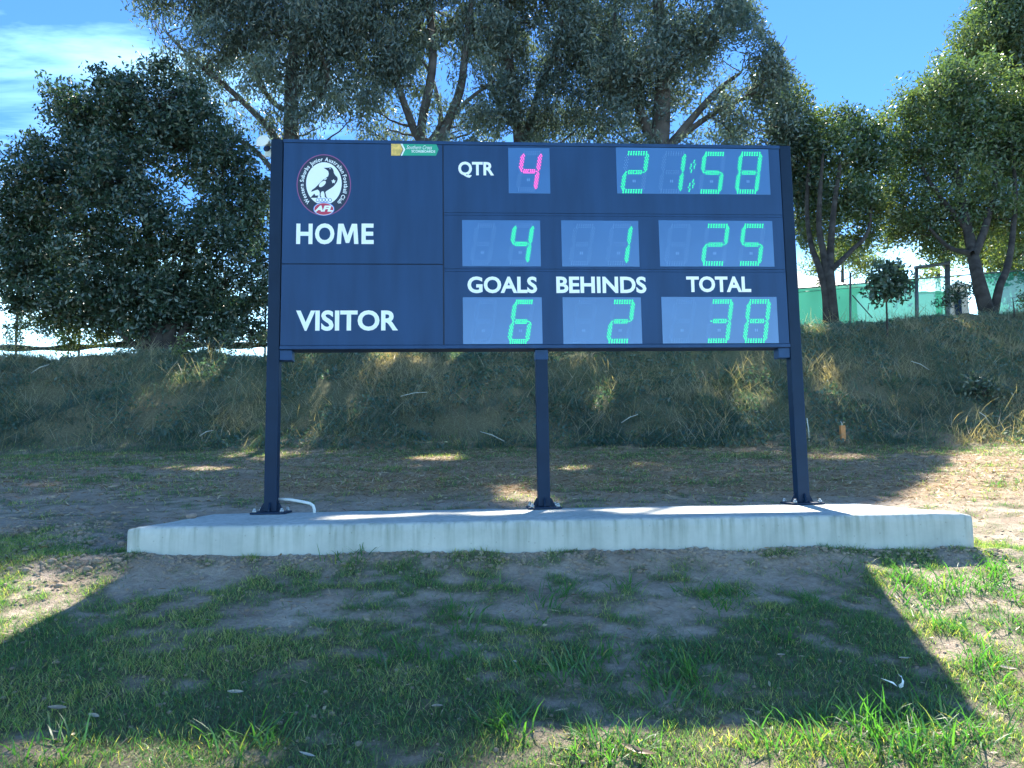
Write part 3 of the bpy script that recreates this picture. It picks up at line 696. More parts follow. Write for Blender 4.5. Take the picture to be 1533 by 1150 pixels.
# ------------------------------------------------------------------ grass
def blades(P, L, W, lean_dir, lean, curl, tint, segs=3, drop=None):
    """ribbons: each blade rises from P, leans along lean_dir and curls over"""
    n = len(P); k = segs + 1; s = np.linspace(0, 1, k)[None, :]
    a = lean[:, None] + curl[:, None] * s                              # angle off the vertical along the blade
    ds = L[:, None] / segs
    hor = np.concatenate([np.zeros((n, 1)), np.cumsum(np.sin(a[:, :-1]) * ds, 1)], 1)
    ver = np.concatenate([np.zeros((n, 1)), np.cumsum(np.cos(a[:, :-1]) * ds, 1)], 1)
    cx, cy = np.cos(lean_dir)[:, None], np.sin(lean_dir)[:, None]
    ph = rng.uniform(0, 6.283, n)[:, None]
    wx, wy = np.cos(ph), np.sin(ph)
    wd = W[:, None] * np.array([1.0, .9, .6, 0.08] if segs == 3 else ([1.0, .75, .08] if segs == 2 else [1.0, .08]))[None, :] * .5
    X = P[:, :1] + cx * hor; Y = P[:, 1:2] + cy * hor; Z = P[:, 2:3] + ver
    V = np.empty((n, k, 2, 3)); V[:, :, 0, 0] = X - wx * wd; V[:, :, 0, 1] = Y - wy * wd; V[:, :, 0, 2] = Z
    V[:, :, 1, 0] = X + wx * wd; V[:, :, 1, 1] = Y + wy * wd; V[:, :, 1, 2] = Z
    b0 = (np.arange(n) * k * 2)[:, None]
    F = np.concatenate([b0 + np.array([[2 * i, 2 * i + 1, 2 * i + 3, 2 * i + 2]]) for i in range(segs)])
    return V.reshape(-1, 3), F, np.repeat(tint, k * 2)
def put_blades(name, parts, mat):
    Vs, Fs, Ts, off = [], [], [], 0
    for V, F, T in parts: Vs.append(V); Fs.append(F + off); Ts.append(T); off += len(V)
    return link(name, mesh_np(name, np.concatenate(Vs), np.concatenate(Fs), mat, {'tint': np.concatenate(Ts)}))
def off_plinth(x, y):
    u = x * PD[0] + (y - PY0) * PD[1]; v = x * PNn[0] + (y - PY0) * PNn[1]
    return ~((u > u0 - .01) & (u < u1 + .01) & (v > -.012) & (v < 1.34))
def in_view(x, y, m_=.45): return np.abs(x) < (y * .68 + m_)
def scatter(n, x0, x1, y0, y1, ok):
    x = rng.uniform(x0, x1, n); y = rng.uniform(y0, y1, n); k = ok(x, y); return x[k], y[k]
# fine lawn
def lawn_ok(x, y): return in_view(x, y) & off_plinth(x, y) & (rng.random(len(x)) < np.clip(turf_density(x, y) * 1.2 - .10, 0.03, 1))
x, y = scatter(330000, -3.6, 3.9, 2.05, 4.7, lawn_ok)
x2, y2 = scatter(150000, -8, 9, 4.5, 11.9, lawn_ok); x = np.concatenate([x, x2]); y = np.concatenate([y, y2]); n = len(x)
tn = fbm(x * 2.2, y * 2.2, 33); far_ = sst(4.5, 7.5, y)
tint = np.clip(rng.normal(.33, .18, n) + (tn - .5) * .9, 0, 1); dry = rng.random(n) < .13 + .2 * (tn > .56); tint[dry] = rng.uniform(.75, 1, dry.sum())
Lb = rng.uniform(.011, .031, n) * (1 + .5 * (turf_density(x, y) > .6)) * (1 + .4 * far_)
parts = [blades(np.stack([x, y, height(x, y) - .003], 1), Lb, rng.uniform(.0018, .0034, n) * (1 + 1.4 * far_), rng.uniform(0, 6.283, n), rng.uniform(.2, 1.1, n), rng.uniform(.1, .9, n), tint, 2)]
tag(put_blades('lawn_grass', parts, M_LAWN), kind='stuff')
print('lawn', n)
# coarse broad-bladed clumps
clumps = []
for px, py, s_ in ((1340,1090,1.2),(1300,1095,1.0),(1390,1085,1.1),(1250,1110,1.0),(1430,1105,.9),(1350,1130,1.1),(1220,1090,.8),(1410,1140,1.0),(1470,1100,.8),(1290,1140,.9),(1370,1110,1.1),
                   (745,1085,1.0),(770,1095,.7),(1350,870,.8),(1370,865,.7),(1430,885,1.1),(1450,870,.9),(1490,865,.9),(1500,885,.8),(1410,880,.7),(1340,885,.7),(1390,930,.7),(1420,940,.7),(1480,990,.8),(1510,940,.8),
                   (1460,1000,.8),(1520,1060,.8),(1500,850,.7),(1390,905,.6),(850,890,.7),(940,880,.6),(690,920,.8),(700,945,.7),(810,905,.7),(860,1000,1.0),(900,985,.9),(830,1010,.8),(880,1025,.9),(770,1000,.8),
                   (1000,1020,1.0),(1030,990,.9),(970,1000,.8),(1050,1030,.9),(1000,1050,.8),(1105,890,.8),(1050,890,.8),(1080,910,.7),(1270,860,.6),(630,985,.7),(580,990,.6),(540,835,.6),(515,840,.5),(800,940,.6),(920,1130,.8),(960,1120,.7),
                   (1160,1120,.6),(100,1130,.8),(60,1120,.7),(350,1120,.7),(380,1105,.8),(890,1120,.6),(690,985,.6),(1330,900,.6),(1180,960,.6),(1210,900,.5),(1470,880,.7),(1525,900,.7),(1450,950,.6),(1500,1020,.6),(740,880,.5)):
    clumps.append((px, py, s_))
cp = []
for px, py, s_ in clumps:
    c_ = hit(px, py); m_ = int(rng.uniform(26, 70) * s_ + 8); a_ = rng.uniform(0, 6.283, m_); r_ = rng.uniform(0, 1, m_) ** .7 * (.03 + rng.uniform(.04, .11) * s_) 
    cx, cy = c_[0] + np.cos(a_) * r_ * rng.uniform(.9, 1.7), c_[1] + np.sin(a_) * r_; wd_ = rng.uniform(0, 6.28)
    cp.append(blades(np.stack([cx, cy, height(cx, cy) - .006], 1), rng.uniform(.03, .145, m_) * (.55 + .45 * s_), rng.uniform(.0035, .0085, m_), np.where(rng.random(m_) < .45, wd_, a_) + rng.normal(0, .8, m_), rng.uniform(.15, 1.15, m_), rng.uniform(.2, 1.4, m_),
                     np.clip(rng.normal(.4, .25, m_), 0, 1), 3))
tag(put_blades('coarse_grass', cp, M_TUFT), kind='stuff')
# long dry and green grass over the bank
def bank_ok(x, y): return in_view(x, y, 1.2) & (y > bank_foot(x) - .12)
x, y = scatter(300000, -13.5, 13.5, 11.1, 17.0, bank_ok); n = len(x)
keep = rng.random(n) < np.clip(.30 + 2.4 * (fbm(x * 1.6, y * 1.6, 17) - .38), .06, 1) * (1 - .55 * sst(14.6, 15.6, y)); x, y = x[keep], y[keep]; n = len(x)
gn = fbm(x * .75 + 4, y * .9, 19); low = 1 - sst(11.6, 13.2, y)
tint = np.clip(.40 + (gn - .5) * 2.6 + (fbm(x * 3.1, y * 3.1, 27) - .5) * 1.1 - .30 * low + rng.normal(0, .16, n), 0, 1)
hl_ = fbm(x * 1.9, y * 1.9, 23)
Lb = rng.uniform(.05, .24, n) * (.35 + 1.3 * hl_)
# the slope pushes the blades downhill, clumps share a direction
ld = -1.57 + (fbm(x * 1.1, y * 1.1, 29) - .5) * 9 + rng.normal(0, 1.5, n)
parts = [blades(np.stack([x, y, height(x, y) - .02], 1), Lb, rng.uniform(.004, .0095, n), ld, rng.uniform(.1, 1.1, n), rng.uniform(.2, 1.9, n), tint, 3)]
k_ = rng.random(n) < .10; m_ = int(k_.sum())       # taller bleached stalks lying in every direction
parts.append(blades(np.stack([x[k_], y[k_], height(x[k_], y[k_]) + rng.uniform(0, .12, m_)], 1), rng.uniform(.15, .5, m_), rng.uniform(.005, .010, m_), rng.uniform(0, 6.283, m_), rng.uniform(.4, 1.5, m_), rng.uniform(-.3, 1.0, m_), rng.uniform(.7, 1, m_), 3))
x_, y_ = scatter(90000, -13.5, 13.5, 11.2, 16.5, bank_ok); kk = fbm(x_ * 1.4 + 7, y_ * 1.4, 37) > .47; x_, y_ = x_[kk], y_[kk]; m_ = len(x_)
D_ = rng.normal(size=(m_, 3)); D_ /= np.linalg.norm(D_, axis=1)[:, None]; S_ = np.cross(D_, rng.normal(size=(m_, 3))); S_ /= np.linalg.norm(S_, axis=1)[:, None]
q_ = np.stack([x_, y_, height(x_, y_) + rng.uniform(.0, .16, m_) * fbm(x_ * 2, y_ * 2, 43)], 1); l_ = rng.uniform(.02, .085, m_)[:, None]
parts.append((np.stack([q_ - D_ * l_ * .5, q_ + S_ * l_ * .25, q_ + D_ * l_ * .5, q_ - S_ * l_ * .25], 1).reshape(-1, 3), (np.arange(m_) * 4)[:, None] + np.array([[0, 1, 2, 3]]), np.repeat(np.clip(rng.normal(.22, .14, m_), 0, 1), 4)))
tag(put_blades('bank_grass', parts, M_BANK), kind='stuff'); print('bank', n)
# loose straw, clippings and leaf litter on the bare soil
def flat_bits(P, L, W, tint, tilt=.35):
    n = len(P); a = rng.uniform(0, 6.283, n); b_ = rng.normal(0, tilt, n); dx, dy, dz = np.cos(a) * np.cos(b_), np.sin(a) * np.cos(b_), np.sin(b_)
    D = np.stack([dx, dy, dz], 1); S = np.stack([-np.sin(a), np.cos(a), rng.normal(0, .5, n)], 1)
    V = np.stack([P - D * L[:, None] * .5, P + S * W[:, None] * .5 + [0, 0, .002], P + D * L[:, None] * .5, P - S * W[:, None] * .5], 1)
    return V.reshape(-1, 3), (np.arange(n) * 4)[:, None] + np.array([[0, 1, 2, 3]]), np.repeat(tint, 4)
def straw_ok(x, y): return in_view(x, y) & off_plinth(x, y) & (rng.random(len(x)) < .28 + .72 * straw_density(x, y))
x, y = scatter(90000, -8, 8.5, 2.1, 11.3, straw_ok); n = len(x); fr = sst(3, 8, y)
p1 = flat_bits(np.stack([x, y, height(x, y) + .006], 1), rng.uniform(.02, .07, n) * (1 + .8 * fr), rng.uniform(.0015, .004, n) * (1 + 1.5 * fr), rng.random(n))
x, y = scatter(1500, -8, 8.5, 2.1, 11.0, lambda a, b_: in_view(a, b_) & off_plinth(a, b_)); n = len(x)
p2 = flat_bits(np.stack([x, y, height(x, y) + .012], 1), rng.uniform(.025, .055, n), rng.uniform(.007, .014, n), np.clip(rng.normal(.65, .3, n), 0, 1), .25)
tag(put_blades('straw_litter', [p1, p2], M_STRAW), kind='stuff')

# soil clods beside the slab, small stones
def lump_mesh(seed, r, sub=2, flat=.65):
    bm = bmesh.new(); bmesh.ops.create_icosphere(bm, subdivisions=sub, radius=r); rr = np.random.default_rng(seed); k = [(rr.normal(size=3) / r * .9, rr.uniform(0, 6)) for _ in range(6)]
    for v in bm.verts:
        p = np.array(v.co); f = 1 + .12 * sum(math.sin(p @ d + q) for d, q in k); v.co = Vector((p[0] * f, p[1] * f, p[2] * f * flat))
    me = bpy.data.meshes.new('lump'); bm.to_mesh(me); bm.free(); return me
cl = []; lib = []
for k in range(6):
    me = lump_mesh(k, 1.0, 1); co = np.empty(len(me.vertices) * 3, np.float32); me.vertices.foreach_get('co', co)
    lib.append((co.reshape(-1, 3).astype(float), np.array([list(p.vertices) for p in me.polygons]))); bpy.data.meshes.remove(me)
Vs, Fs, off = [], [], 0
def clod(x_, y_, r_):
    global off
    v, f = lib[int(rng.integers(6))]; a_ = rng.uniform(0, 6.28); R_ = np.array([[math.cos(a_), -math.sin(a_), 0], [math.sin(a_), math.cos(a_), 0], [0, 0, 1]])
    Vs.append(v @ R_.T * r_ + [x_, y_, float(height(x_, y_)) + .2 * r_]); Fs.append(f + off); off += len(v)
for k in range(700):
    px_, py_ = rng.normal(110, 75), rng.normal(815, 32)
    if 740 < py_ < 890 and px_ < 195:
        c_ = hit(px_, py_); clod(c_[0], c_[1], rng.uniform(.004, .012) if rng.random() < .96 else rng.uniform(.014, .028))
for k in range(900):
    x_ = rng.uniform(-2.3, 2.7); y_ = PY0 + math.tan(PYAW) * x_ - abs(rng.normal(0, .10)) - .012; clod(x_, y_, rng.uniform(.004, .014))
for k in range(3600):
    y_ = rng.uniform(2.2, 5.0) if k % 3 else rng.uniform(4.5, 9); x_ = rng.uniform(-.68, .68) * y_
    if off_plinth(np.array([x_]), np.array([y_]))[0]: clod(x_, y_, .0025 + .009 * rng.random() ** 3)
me = mesh_np('soil_clods', np.concatenate(Vs), np.concatenate(Fs), M_SOIL, {'turf': np.zeros(sum(len(v) for v in Vs)), 'straw': np.zeros(sum(len(v) for v in Vs))})
tag(link('soil_clods', me), kind='stuff')
me = lump_mesh(41, .035); me.materials.append(plain('brown_stone', (.22, .17, .14), .8, var=.3, scale=20)); c_ = on_plinth(286, 776)
tag(link('rock', me, None, (c_[0], c_[1], PTOP + .018)), 'brown stone lying on the back left corner of the slab', 'stone')

# fallen leaves one can tell apart, a torn white scrap
def curled_leaf(name, L, W, curl, tint, mat):
    k = 9; s = np.linspace(0, 1, k); wd = W * np.sin(np.pi * np.clip(s * .94 + .04, 0, 1)) ** .8 * .5
    V = []; T = []
    for i in range(k):
        a_ = (s[i] - .5) * curl; x_ = math.sin(a_) / max(curl, .01) * L; z_ = (1 - math.cos(a_)) / max(curl, .01) * L
        for q in (-1, -.5, 0, .5, 1): V.append((x_, q * wd[i], z_ + abs(q) * wd[i] * .55)); T.append(np.clip(tint + .2 * (vn(i * .7, q * 2 + 5, 3) - .5), 0, 1))
    F = [(i * 5 + j, i * 5 + j + 1, i * 5 + j + 6, i * 5 + j + 5) for i in range(k - 1) for j in range(4)]
    return mesh_np(name, np.array(V), np.array(F), mat, {'tint': np.array(T)}, True)
for px, py, L_, W_, cu, tn_, rz, tilt, lab in (
        (955, 1138, .115, .036, .9, .12, -.55, .1, 'large curled brown dead leaf in the sunlit grass at the bottom'),
        (352, 1047, .055, .022, .8, .75, .3, .3, 'pale curled leaf in the shaded grass left of centre'),
        (85, 1072, .06, .03, .9, .62, .2, .1, 'tan dead leaf in the shaded grass at far left'),
        (655, 1068, .045, .022, .6, .65, .5, .1, 'small tan leaf on the grass just above the sunlit strip'),
        (140, 1083, .05, .02, .7, .7, -.4, .2, 'pale leaf on the grass beside the tan dead leaf'),
        (460, 1142, .06, .014, .5, .9, -.4, .1, 'narrow whitish leaf in the grass at the bottom edge'),
        (1170, 990, .05, .018, .7, .7, .6, .1, 'narrow pale leaf on the shaded grass at centre right'),
        (1355, 995, .06, .018, .6, .8, .35, .1, 'long pale leaf behind the torn white scrap'),
        (770, 1000, .04, .015, .6, .8, 1.2, .3, 'tiny pale leaf among coarse tufts in the middle'),
        (1510, 1010, .06, .02, .6, .85, -.3, .2, 'bleached leaf in the sunny grass at the far right')):
    c_ = hit(px, py); o = link('fallen_leaf', curled_leaf('fallen_leaf', L_, W_, cu, tn_, M_DEAD), None, (c_[0], c_[1], c_[2] + .022)); o.rotation_euler = (tilt, .1, rz)
    tag(o, lab, 'leaf')
c_ = hit(1343, 1035); sc = empty('torn_scrap', (c_[0], c_[1], c_[2] + .02), label='torn white scrap of paper lying in the shaded grass', cat='litter')
def sheet(name, poly, parent):
    """a thin crumpled sheet in x,z with a little depth"""
    m_ = MB(); va = [m_.bm.verts.new((x_, .012 * math.sin(x_ * 140 + z_ * 90), z_)) for x_, z_ in poly]; vb = [m_.bm.verts.new((v.co.x, v.co.y + .002, v.co.z)) for v in va]
    m_.bm.faces.new(va); m_.bm.faces.new(vb[::-1]); nn = len(va)
    for i in range(nn): m_.bm.faces.new((va[i], vb[i], vb[(i + 1) % nn], va[(i + 1) % nn]))
    o = m_.build(name, M_WHITE, parent); o.rotation_euler = (-.5, 0, 0)
sheet('strip', [(-.047, .030), (-.030, .018), (-.014, .010), (-.008, .013), (-.002, .004), (.000, -.006), (-.006, -.003), (-.020, .008), (-.036, .020)], sc)
sheet('flap', [(.010, -.002), (.018, -.006), (.024, -.004), (.026, .012), (.030, .028), (.034, .037), (.030, .038), (.026, .026), (.020, .010), (.012, .004)], sc)
sheet('curl', [(.020, .042), (.024, .043), (.030, .033), (.026, .033)], sc)
# ------------------------------------------------------------------ trees and shrubs
def tube_np(P, R, n=6):
    P = np.asarray(P, float); R = np.asarray(R, float); k = len(P)
    T = np.gradient(P, axis=0); T /= np.linalg.norm(T, axis=1)[:, None] + 1e-9
    A = np.cross(T, [.31, .93, .17]); A /= np.linalg.norm(A, axis=1)[:, None] + 1e-9; B = np.cross(T, A)
    an = np.arange(n) * 2 * np.pi / n
    V = P[:, None, :] + R[:, None, None] * (A[:, None, :] * np.cos(an)[None, :, None] + B[:, None, :] * np.sin(an)[None, :, None])
    i = np.arange(k - 1)[:, None] * n; j = np.arange(n)[None, :]; j2 = (j + 1) % n
    F = np.stack([i + j, i + j2, i + n + j2, i + n + j], -1).reshape(-1, 4)
    return V.reshape(-1, 3), F
def smooth_path(pts, rad, m=5, wob=.0):
    pts = np.asarray(pts, float); rad = np.asarray(rad, float); n = len(pts)
    if n < 3:
        s = np.linspace(0, 1, m + 1); P = pts[0] + (pts[1] - pts[0]) * s[:, None]; R = rad[0] + (rad[1] - rad[0]) * s
    else:
        P, R = [], []
        for i in range(n - 1):
            p0, p1, p2, p3 = pts[max(i - 1, 0)], pts[i], pts[i + 1], pts[min(i + 2, n - 1)]
            for s in np.linspace(0, 1, m, endpoint=(i == n - 2)):
                P.append(.5 * ((2 * p1) + (p2 - p0) * s + (2 * p0 - 5 * p1 + 4 * p2 - p3) * s * s + (3 * p1 - p0 - 3 * p2 + p3) * s ** 3)); R.append(rad[i] + (rad[i + 1] - rad[i]) * s)
        P, R = np.array(P), np.array(R)
    if wob: P = P + rng.normal(0, wob, P.shape) * np.linspace(0, 1, len(P))[:, None] * (1 - np.linspace(0, 1, len(P))[:, None] * .5)
    return P, R
def lobe_px(px, py, rx, rz, D, dep):
    c = at(px, py, D); k = np.linalg.norm(c - [0, 0, EYE]) / FPX * .97
    return (c, np.array([rx * k, dep, rz * k]), py < -70)
def tree(name, label, cat, base, stems, lobes, leaf, bark, group=None, L=.12, W=.042, cd=22, nl=38, sig=.17, droop=0.0, gap=.15, twig=.5, shell=2.4, carve=True, tmean=.4, limb_r=.05, seed=0, gscale=1.1):
    global rng
    keep_rng = rng; rng = np.random.default_rng(1000 + seed)
    root = empty(name, base, 0, label=label, cat=cat)
    if group: root['group'] = group
    base = np.asarray(base, float); VV, FF, off = [], [], 0
    def addt(P, R, n):
        nonlocal off
        v, f = tube_np(P, R, n); VV.append(v); FF.append(f + off); off += len(v)
    SP, SR = [], []
    for pts, rad in stems:
        P, R = smooth_path(pts, rad, 6, .0); addt(P, R, 9); SP.append(P[2:]); SR.append(R[2:])
    SPa, SRa = np.concatenate(SP), np.concatenate(SR)
    LV, LF, LT, lo = [], [], [], 0
    for c, r, hid in lobes:
        if carve and sun_free(c + rng.normal(0, .5, (60, 3)) * r).mean() > .55: continue
        d = SPa - c; dist = np.linalg.norm(d, axis=1); score = dist + 1.6 * np.clip(SPa[:, 2] - (c[2] - .45 * dist), 0, None)
        k = int(np.argmin(score)); s0 = SPa[k]; r0 = min(SRa[k] * .5, limb_r * .75)
        midp = s0 * .5 + c * .5 + np.array([rng.normal(0, .1), rng.normal(0, .1), -.10 * dist[k] * rng.uniform(.2, 1)])
        P, R = smooth_path([s0, midp, c, c + (c - midp) * .35], [r0, r0 * .7, r0 * .4, r0 * .2], 4, .03); addt(P, R, 6)
        m = max(4, int(cd * 1.35 * math.pi * r[0] * r[2] / (1.35 if hid else 1.0)))
        u = rng.normal(size=(m, 3)); u /= np.linalg.norm(u, axis=1)[:, None]; rr = rng.random(m) ** (1 / shell)
        Cc = c + u * r * rr[:, None]
        g_ = n3(Cc, gscale, 77 + seed) > (-1.0 + 2 * gap); Cc = Cc[g_]
        if not hid:
            tw_ = Cc[rng.random(len(Cc)) < twig]
            if carve and len(tw_): tw_ = tw_[~sun_free(tw_)]
            for q in tw_:
                b0 = c + (q - c) * rng.uniform(.0, .35) ; mid = (b0 + q) / 2 + rng.normal(0, .08, 3)
                addt(np.array([b0, mid, q]), np.array([.012, .009, .004]), 3)
        nlf = max(6, int(nl * 1.55 / (1.6 if hid else 1.0))); ls = 1.9 if hid else 1.0
        n = len(Cc) * nlf
        sc_l = np.repeat(rng.uniform(.6, 1.35, len(Cc)), nlf)[:, None]
        Pp = np.repeat(Cc, nlf, 0) + np.clip(rng.normal(0, 1, (n, 3)), -1.6, 1.6) * sc_l * np.array([sig, sig, sig * (1.15 if droop else .75)]) * (1.3 if hid else 1)
        tcl = np.repeat(rng.normal(0, .2, len(Cc)) + .22 * n3(Cc, 1.2, 300 + seed), nlf)
        if carve:
            ok = ~sun_free(Pp + rng.normal(0, .03, Pp.shape)); cnt = np.add.reduceat(ok, np.arange(0, n, nlf)) if n else ok; ok &= np.repeat(cnt > .45 * nlf, nlf) if n else ok; Pp = Pp[ok]; tcl = tcl[ok]; n = len(Pp)
        D_ = rng.normal(size=(n, 3)); D_[:, 2] = D_[:, 2] * (1 - .5 * droop) - droop * 1.6; D_ /= np.linalg.norm(D_, axis=1)[:, None]
        S_ = np.cross(D_, rng.normal(size=(n, 3))); S_ /= np.linalg.norm(S_, axis=1)[:, None] + 1e-9
        Ll = 1.1 * L * ls * rng.uniform(.45, 1.4, n)[:, None]; Wl = 1.2 * W * ls * rng.uniform(.7, 1.2, n)[:, None]
        V = np.stack([Pp - D_ * Ll * .5, Pp + S_ * Wl * .5, Pp + D_ * Ll * .5, Pp - S_ * Wl * .5], 1).reshape(-1, 3)
        LV.append(V - base); LF.append((np.arange(n) * 4)[:, None] + np.array([[0, 1, 2, 3]]) + lo); lo += 4 * n
        LT.append(np.repeat(np.clip(tcl + rng.normal(tmean, .16, n), 0, 1), 4))
    link('trunk', mesh_np('trunk', np.concatenate(VV) - base, np.concatenate(FF), bark, smooth=True), root)
    link('crown', mesh_np('crown', np.concatenate(LV), np.concatenate(LF), leaf, {'tint': np.concatenate(LT)}), root)
    rng = keep_rng
    print(name, lo // 4)
    return root
def A(pts):      # stem given as sight points at a depth
    return [at(*p) for p in pts]
def ground_at(px, D):
    p = at(px, 480, D); return np.array([p[0], p[1], float(height(p[0], p[1])) - .05])

# dense dark tree on the left
D = 16.4; b0 = ground_at(238, 15.6)
tree('dark_tree', 'dense dark rounded tree left of the scoreboard by the wire fence', 'tree', b0,
     [([b0] + A([(236, 470, D), (228, 400, D), (215, 300, D), (205, 220, D)]), [.22, .17, .13, .09, .05]),
      ([b0 + [.1, .1, 0]] + A([(262, 455, D), (285, 380, D), (300, 300, D)]), [.16, .12, .09, .05]),
      ([b0 + [-.1, .0, 0]] + A([(212, 480, D), (190, 430, D), (130, 350, D)]), [.14, .10, .08, .05]),
      ([b0 + [-.15, .1, 0.1]] + A([(170, 492, D), (110, 470, D), (70, 470, D)]), [.07, .05, .03, .02]),
      ([b0 + [.15, .1, 0]] + A([(290, 470, D), (340, 420, D)]), [.10, .07, .04])],
     [lobe_px(*p, D + dd, 1.0) for p, dd in zip(((225, 168, 68, 60), (150, 198, 62, 55), (85, 268, 62, 60), (285, 215, 62, 62), (338, 280, 52, 60), (190, 280, 90, 75), (62, 345, 56, 52), (30, 410, 44, 30), (262, 140, 40, 36), (118, 170, 36, 32),
      (150, 385, 80, 55), (270, 370, 85, 65), (355, 350, 42, 55), (228, 440, 60, 45), (322, 432, 50, 34), (375, 440, 26, 22), (70, 442, 30, 16), (110, 455, 26, 24), (20, 330, 22, 30), (258, 480, 32, 26), (200, 478, 34, 22), (180, 135, 30, 26), (345, 228, 30, 30), (22, 300, 22, 34), (6, 375, 26, 46), (384, 300, 24, 44), (388, 395, 20, 50), (135, 446, 50, 20), (300, 486, 50, 16), (352, 468, 36, 20), (110, 150, 14, 16), (60, 218, 18, 18), (300, 165, 20, 20), (60, 405, 50, 30), (175, 440, 50, 30), (265, 440, 40, 40), (225, 500, 40, 16), (370, 500, 26, 16), (100, 472, 52, 20), (160, 482, 44, 18), (335, 492, 50, 20), (55, 455, 40, 16)),
      (0, .3, -.2, .4, .1, -.6, .2, 0, .5, .3, -.4, -.5, 0, -.2, .2, .2, 0, .1, 0, 0, .2, .2, .3, 0, .2, .3, .2, .1, .3, .4, 0, 0, .2, .3, -.3, -.4, 0, .4, .3, .2, .4, .3))],
     M_DARKLEAF, M_BARK, L=.105, W=.042, cd=30, nl=36, sig=.15, gap=.10, tmean=.45, seed=1, gscale=1.6)

# row of tall gums behind the board: (label, stems, lobes)
D = 18.6; b0 = ground_at(437, D)
tree('gum_tree', 'tall gum with a leaning pale limb, above the left end of the scoreboard', 'tree', b0,
     [([b0] + A([(436, 300, D), (436, 190, D), (438, 100, D), (452, 0, D), (470, -160, D)]), [.26, .22, .19, .15, .11, .05]),
      (A([(432, 235, D), (400, 190, D), (350, 140, D), (290, 90, D - .3), (250, 50, D - .4)]), [.10, .085, .07, .05, .03]),
      (A([(434, 290, D), (385, 228, D), (330, 190, D), (285, 110, D)]), [.08, .06, .045, .02]),
      (A([(436, 170, D), (405, 150, D), (385, 110, D), (360, 60, D)]), [.07, .06, .05, .03]),
      (A([(438, 180, D), (490, 130, D), (475, 70, D - .5), (440, 30, D - .6)]), [.07, .06, .05, .03]),
      (A([(437, 150, D), (480, 60, D), (530, -40, D), (560, -150, D)]), [.12, .10, .08, .04])],
     [lobe_px(*p, D + dd, 1.4) for p, dd in zip(((240, 55, 46, 42), (216, 85, 24, 24), (285, 20, 62, 56), (330, 80, 52, 36), (375, 35, 70, 50), (440, 35, 66, 62), (510, 60, 60, 58), (395, 140, 30, 22), (345, 150, 28, 24), (300, 120, 26, 20), (545, 25, 60, 56), (505, 140, 40, 28), (470, 165, 26, 20), (400, 180, 18, 12), (420, 110, 30, 22), (450, 130, 46, 34), (520, 185, 46, 24), (470, 195, 36, 18), (405, 195, 16, 12), (480, 215, 44, 30), (520, 270, 60, 40), (440, 310, 50, 34), (465, 262, 50, 40), (530, 330, 50, 30),
      (340, -60, 100, 70), (470, -80, 110, 80), (250, -30, 44, 40), (440, -190, 120, 90), (560, -190, 120, 90)), (-.4, -.4, -.2, 0, .3, -.2, .2, 0, 0, 0, .4, .5, .2, 0, -.3, .5, .3, .2, 0, 0.3, .4, .2, -.8, -.5, 0, .2, -.3, 0, 0.4))],
     M_GUM, M_BARK2, 'tall gums behind the scoreboard', L=.14, W=.034, cd=22, nl=40, sig=.19, droop=.8, gap=.24, tmean=.42, seed=2, gscale=1.5)
D = 19.4; b0 = ground_at(648, D)
tree('gum_tree', 'gum with several spreading grey stems, behind the middle of the board under the sticker', 'tree', b0,
     [([b0] + A([(640, 260, D), (618, 190, D), (600, 140, D), (580, 60, D), (570, -60, D)]), [.2, .15, .11, .09, .07, .03]),
      ([b0 + [.1, 0, 0]] + A([(650, 260, D), (668, 190, D), (690, 130, D), (700, 40, D), (720, -90, D)]), [.2, .16, .13, .11, .08, .03]),
      ([b0] + A([(646, 250, D), (630, 200, D), (648, 90, D), (640, -40, D), (650, -260, D)]), [.2, .14, .12, .11, .09, .03]),
      (A([(640, 215, D), (660, 180, D), (648, 120, D), (632, 90, D)]), [.07, .06, .05, .03]),
      (A([(655, 210, D), (690, 160, D), (740, 120, D)]), [.08, .06, .03])],
     [lobe_px(*p, D + dd, 1.4) for p, dd in zip(((640, 10, 74, 58), (590, 105, 46, 36), (560, 165, 46, 30), (705, 45, 64, 50), (655, 70, 40, 36), (720, 130, 44, 34), (600, 60, 50, 36), (560, 100, 34, 34), (610, 165, 26, 18), (700, 175, 26, 18), (585, 195, 28, 14), (560, 200, 30, 14), (690, 195, 36, 16), (725, 188, 36, 22), (650, 140, 36, 26), (615, 120, 30, 26), (660, 205, 24, 10), (610, 245, 60, 30), (700, 250, 56, 34), (650, 320, 70, 40), (590, 290, 50, 36), (720, 310, 50, 36),
      (620, -80, 120, 76), (740, -70, 100, 76), (640, -200, 130, 90), (680, -310, 150, 70)), (.2, -.3, 0, .3, -.2, .2, .4, 0, -.2, 0, .3, .2, .3, .5, -.4, .3, .2, 0.2, 0, -.2, -1, -1, 0, .2, 0, 0))],
     M_GUM, M_BARK2, 'tall gums behind the scoreboard', L=.14, W=.034, cd=20, nl=40, sig=.19, droop=.8, gap=.30, tmean=.48, seed=3, gscale=1.5)
D = 20.2; b0 = ground_at(790, D)
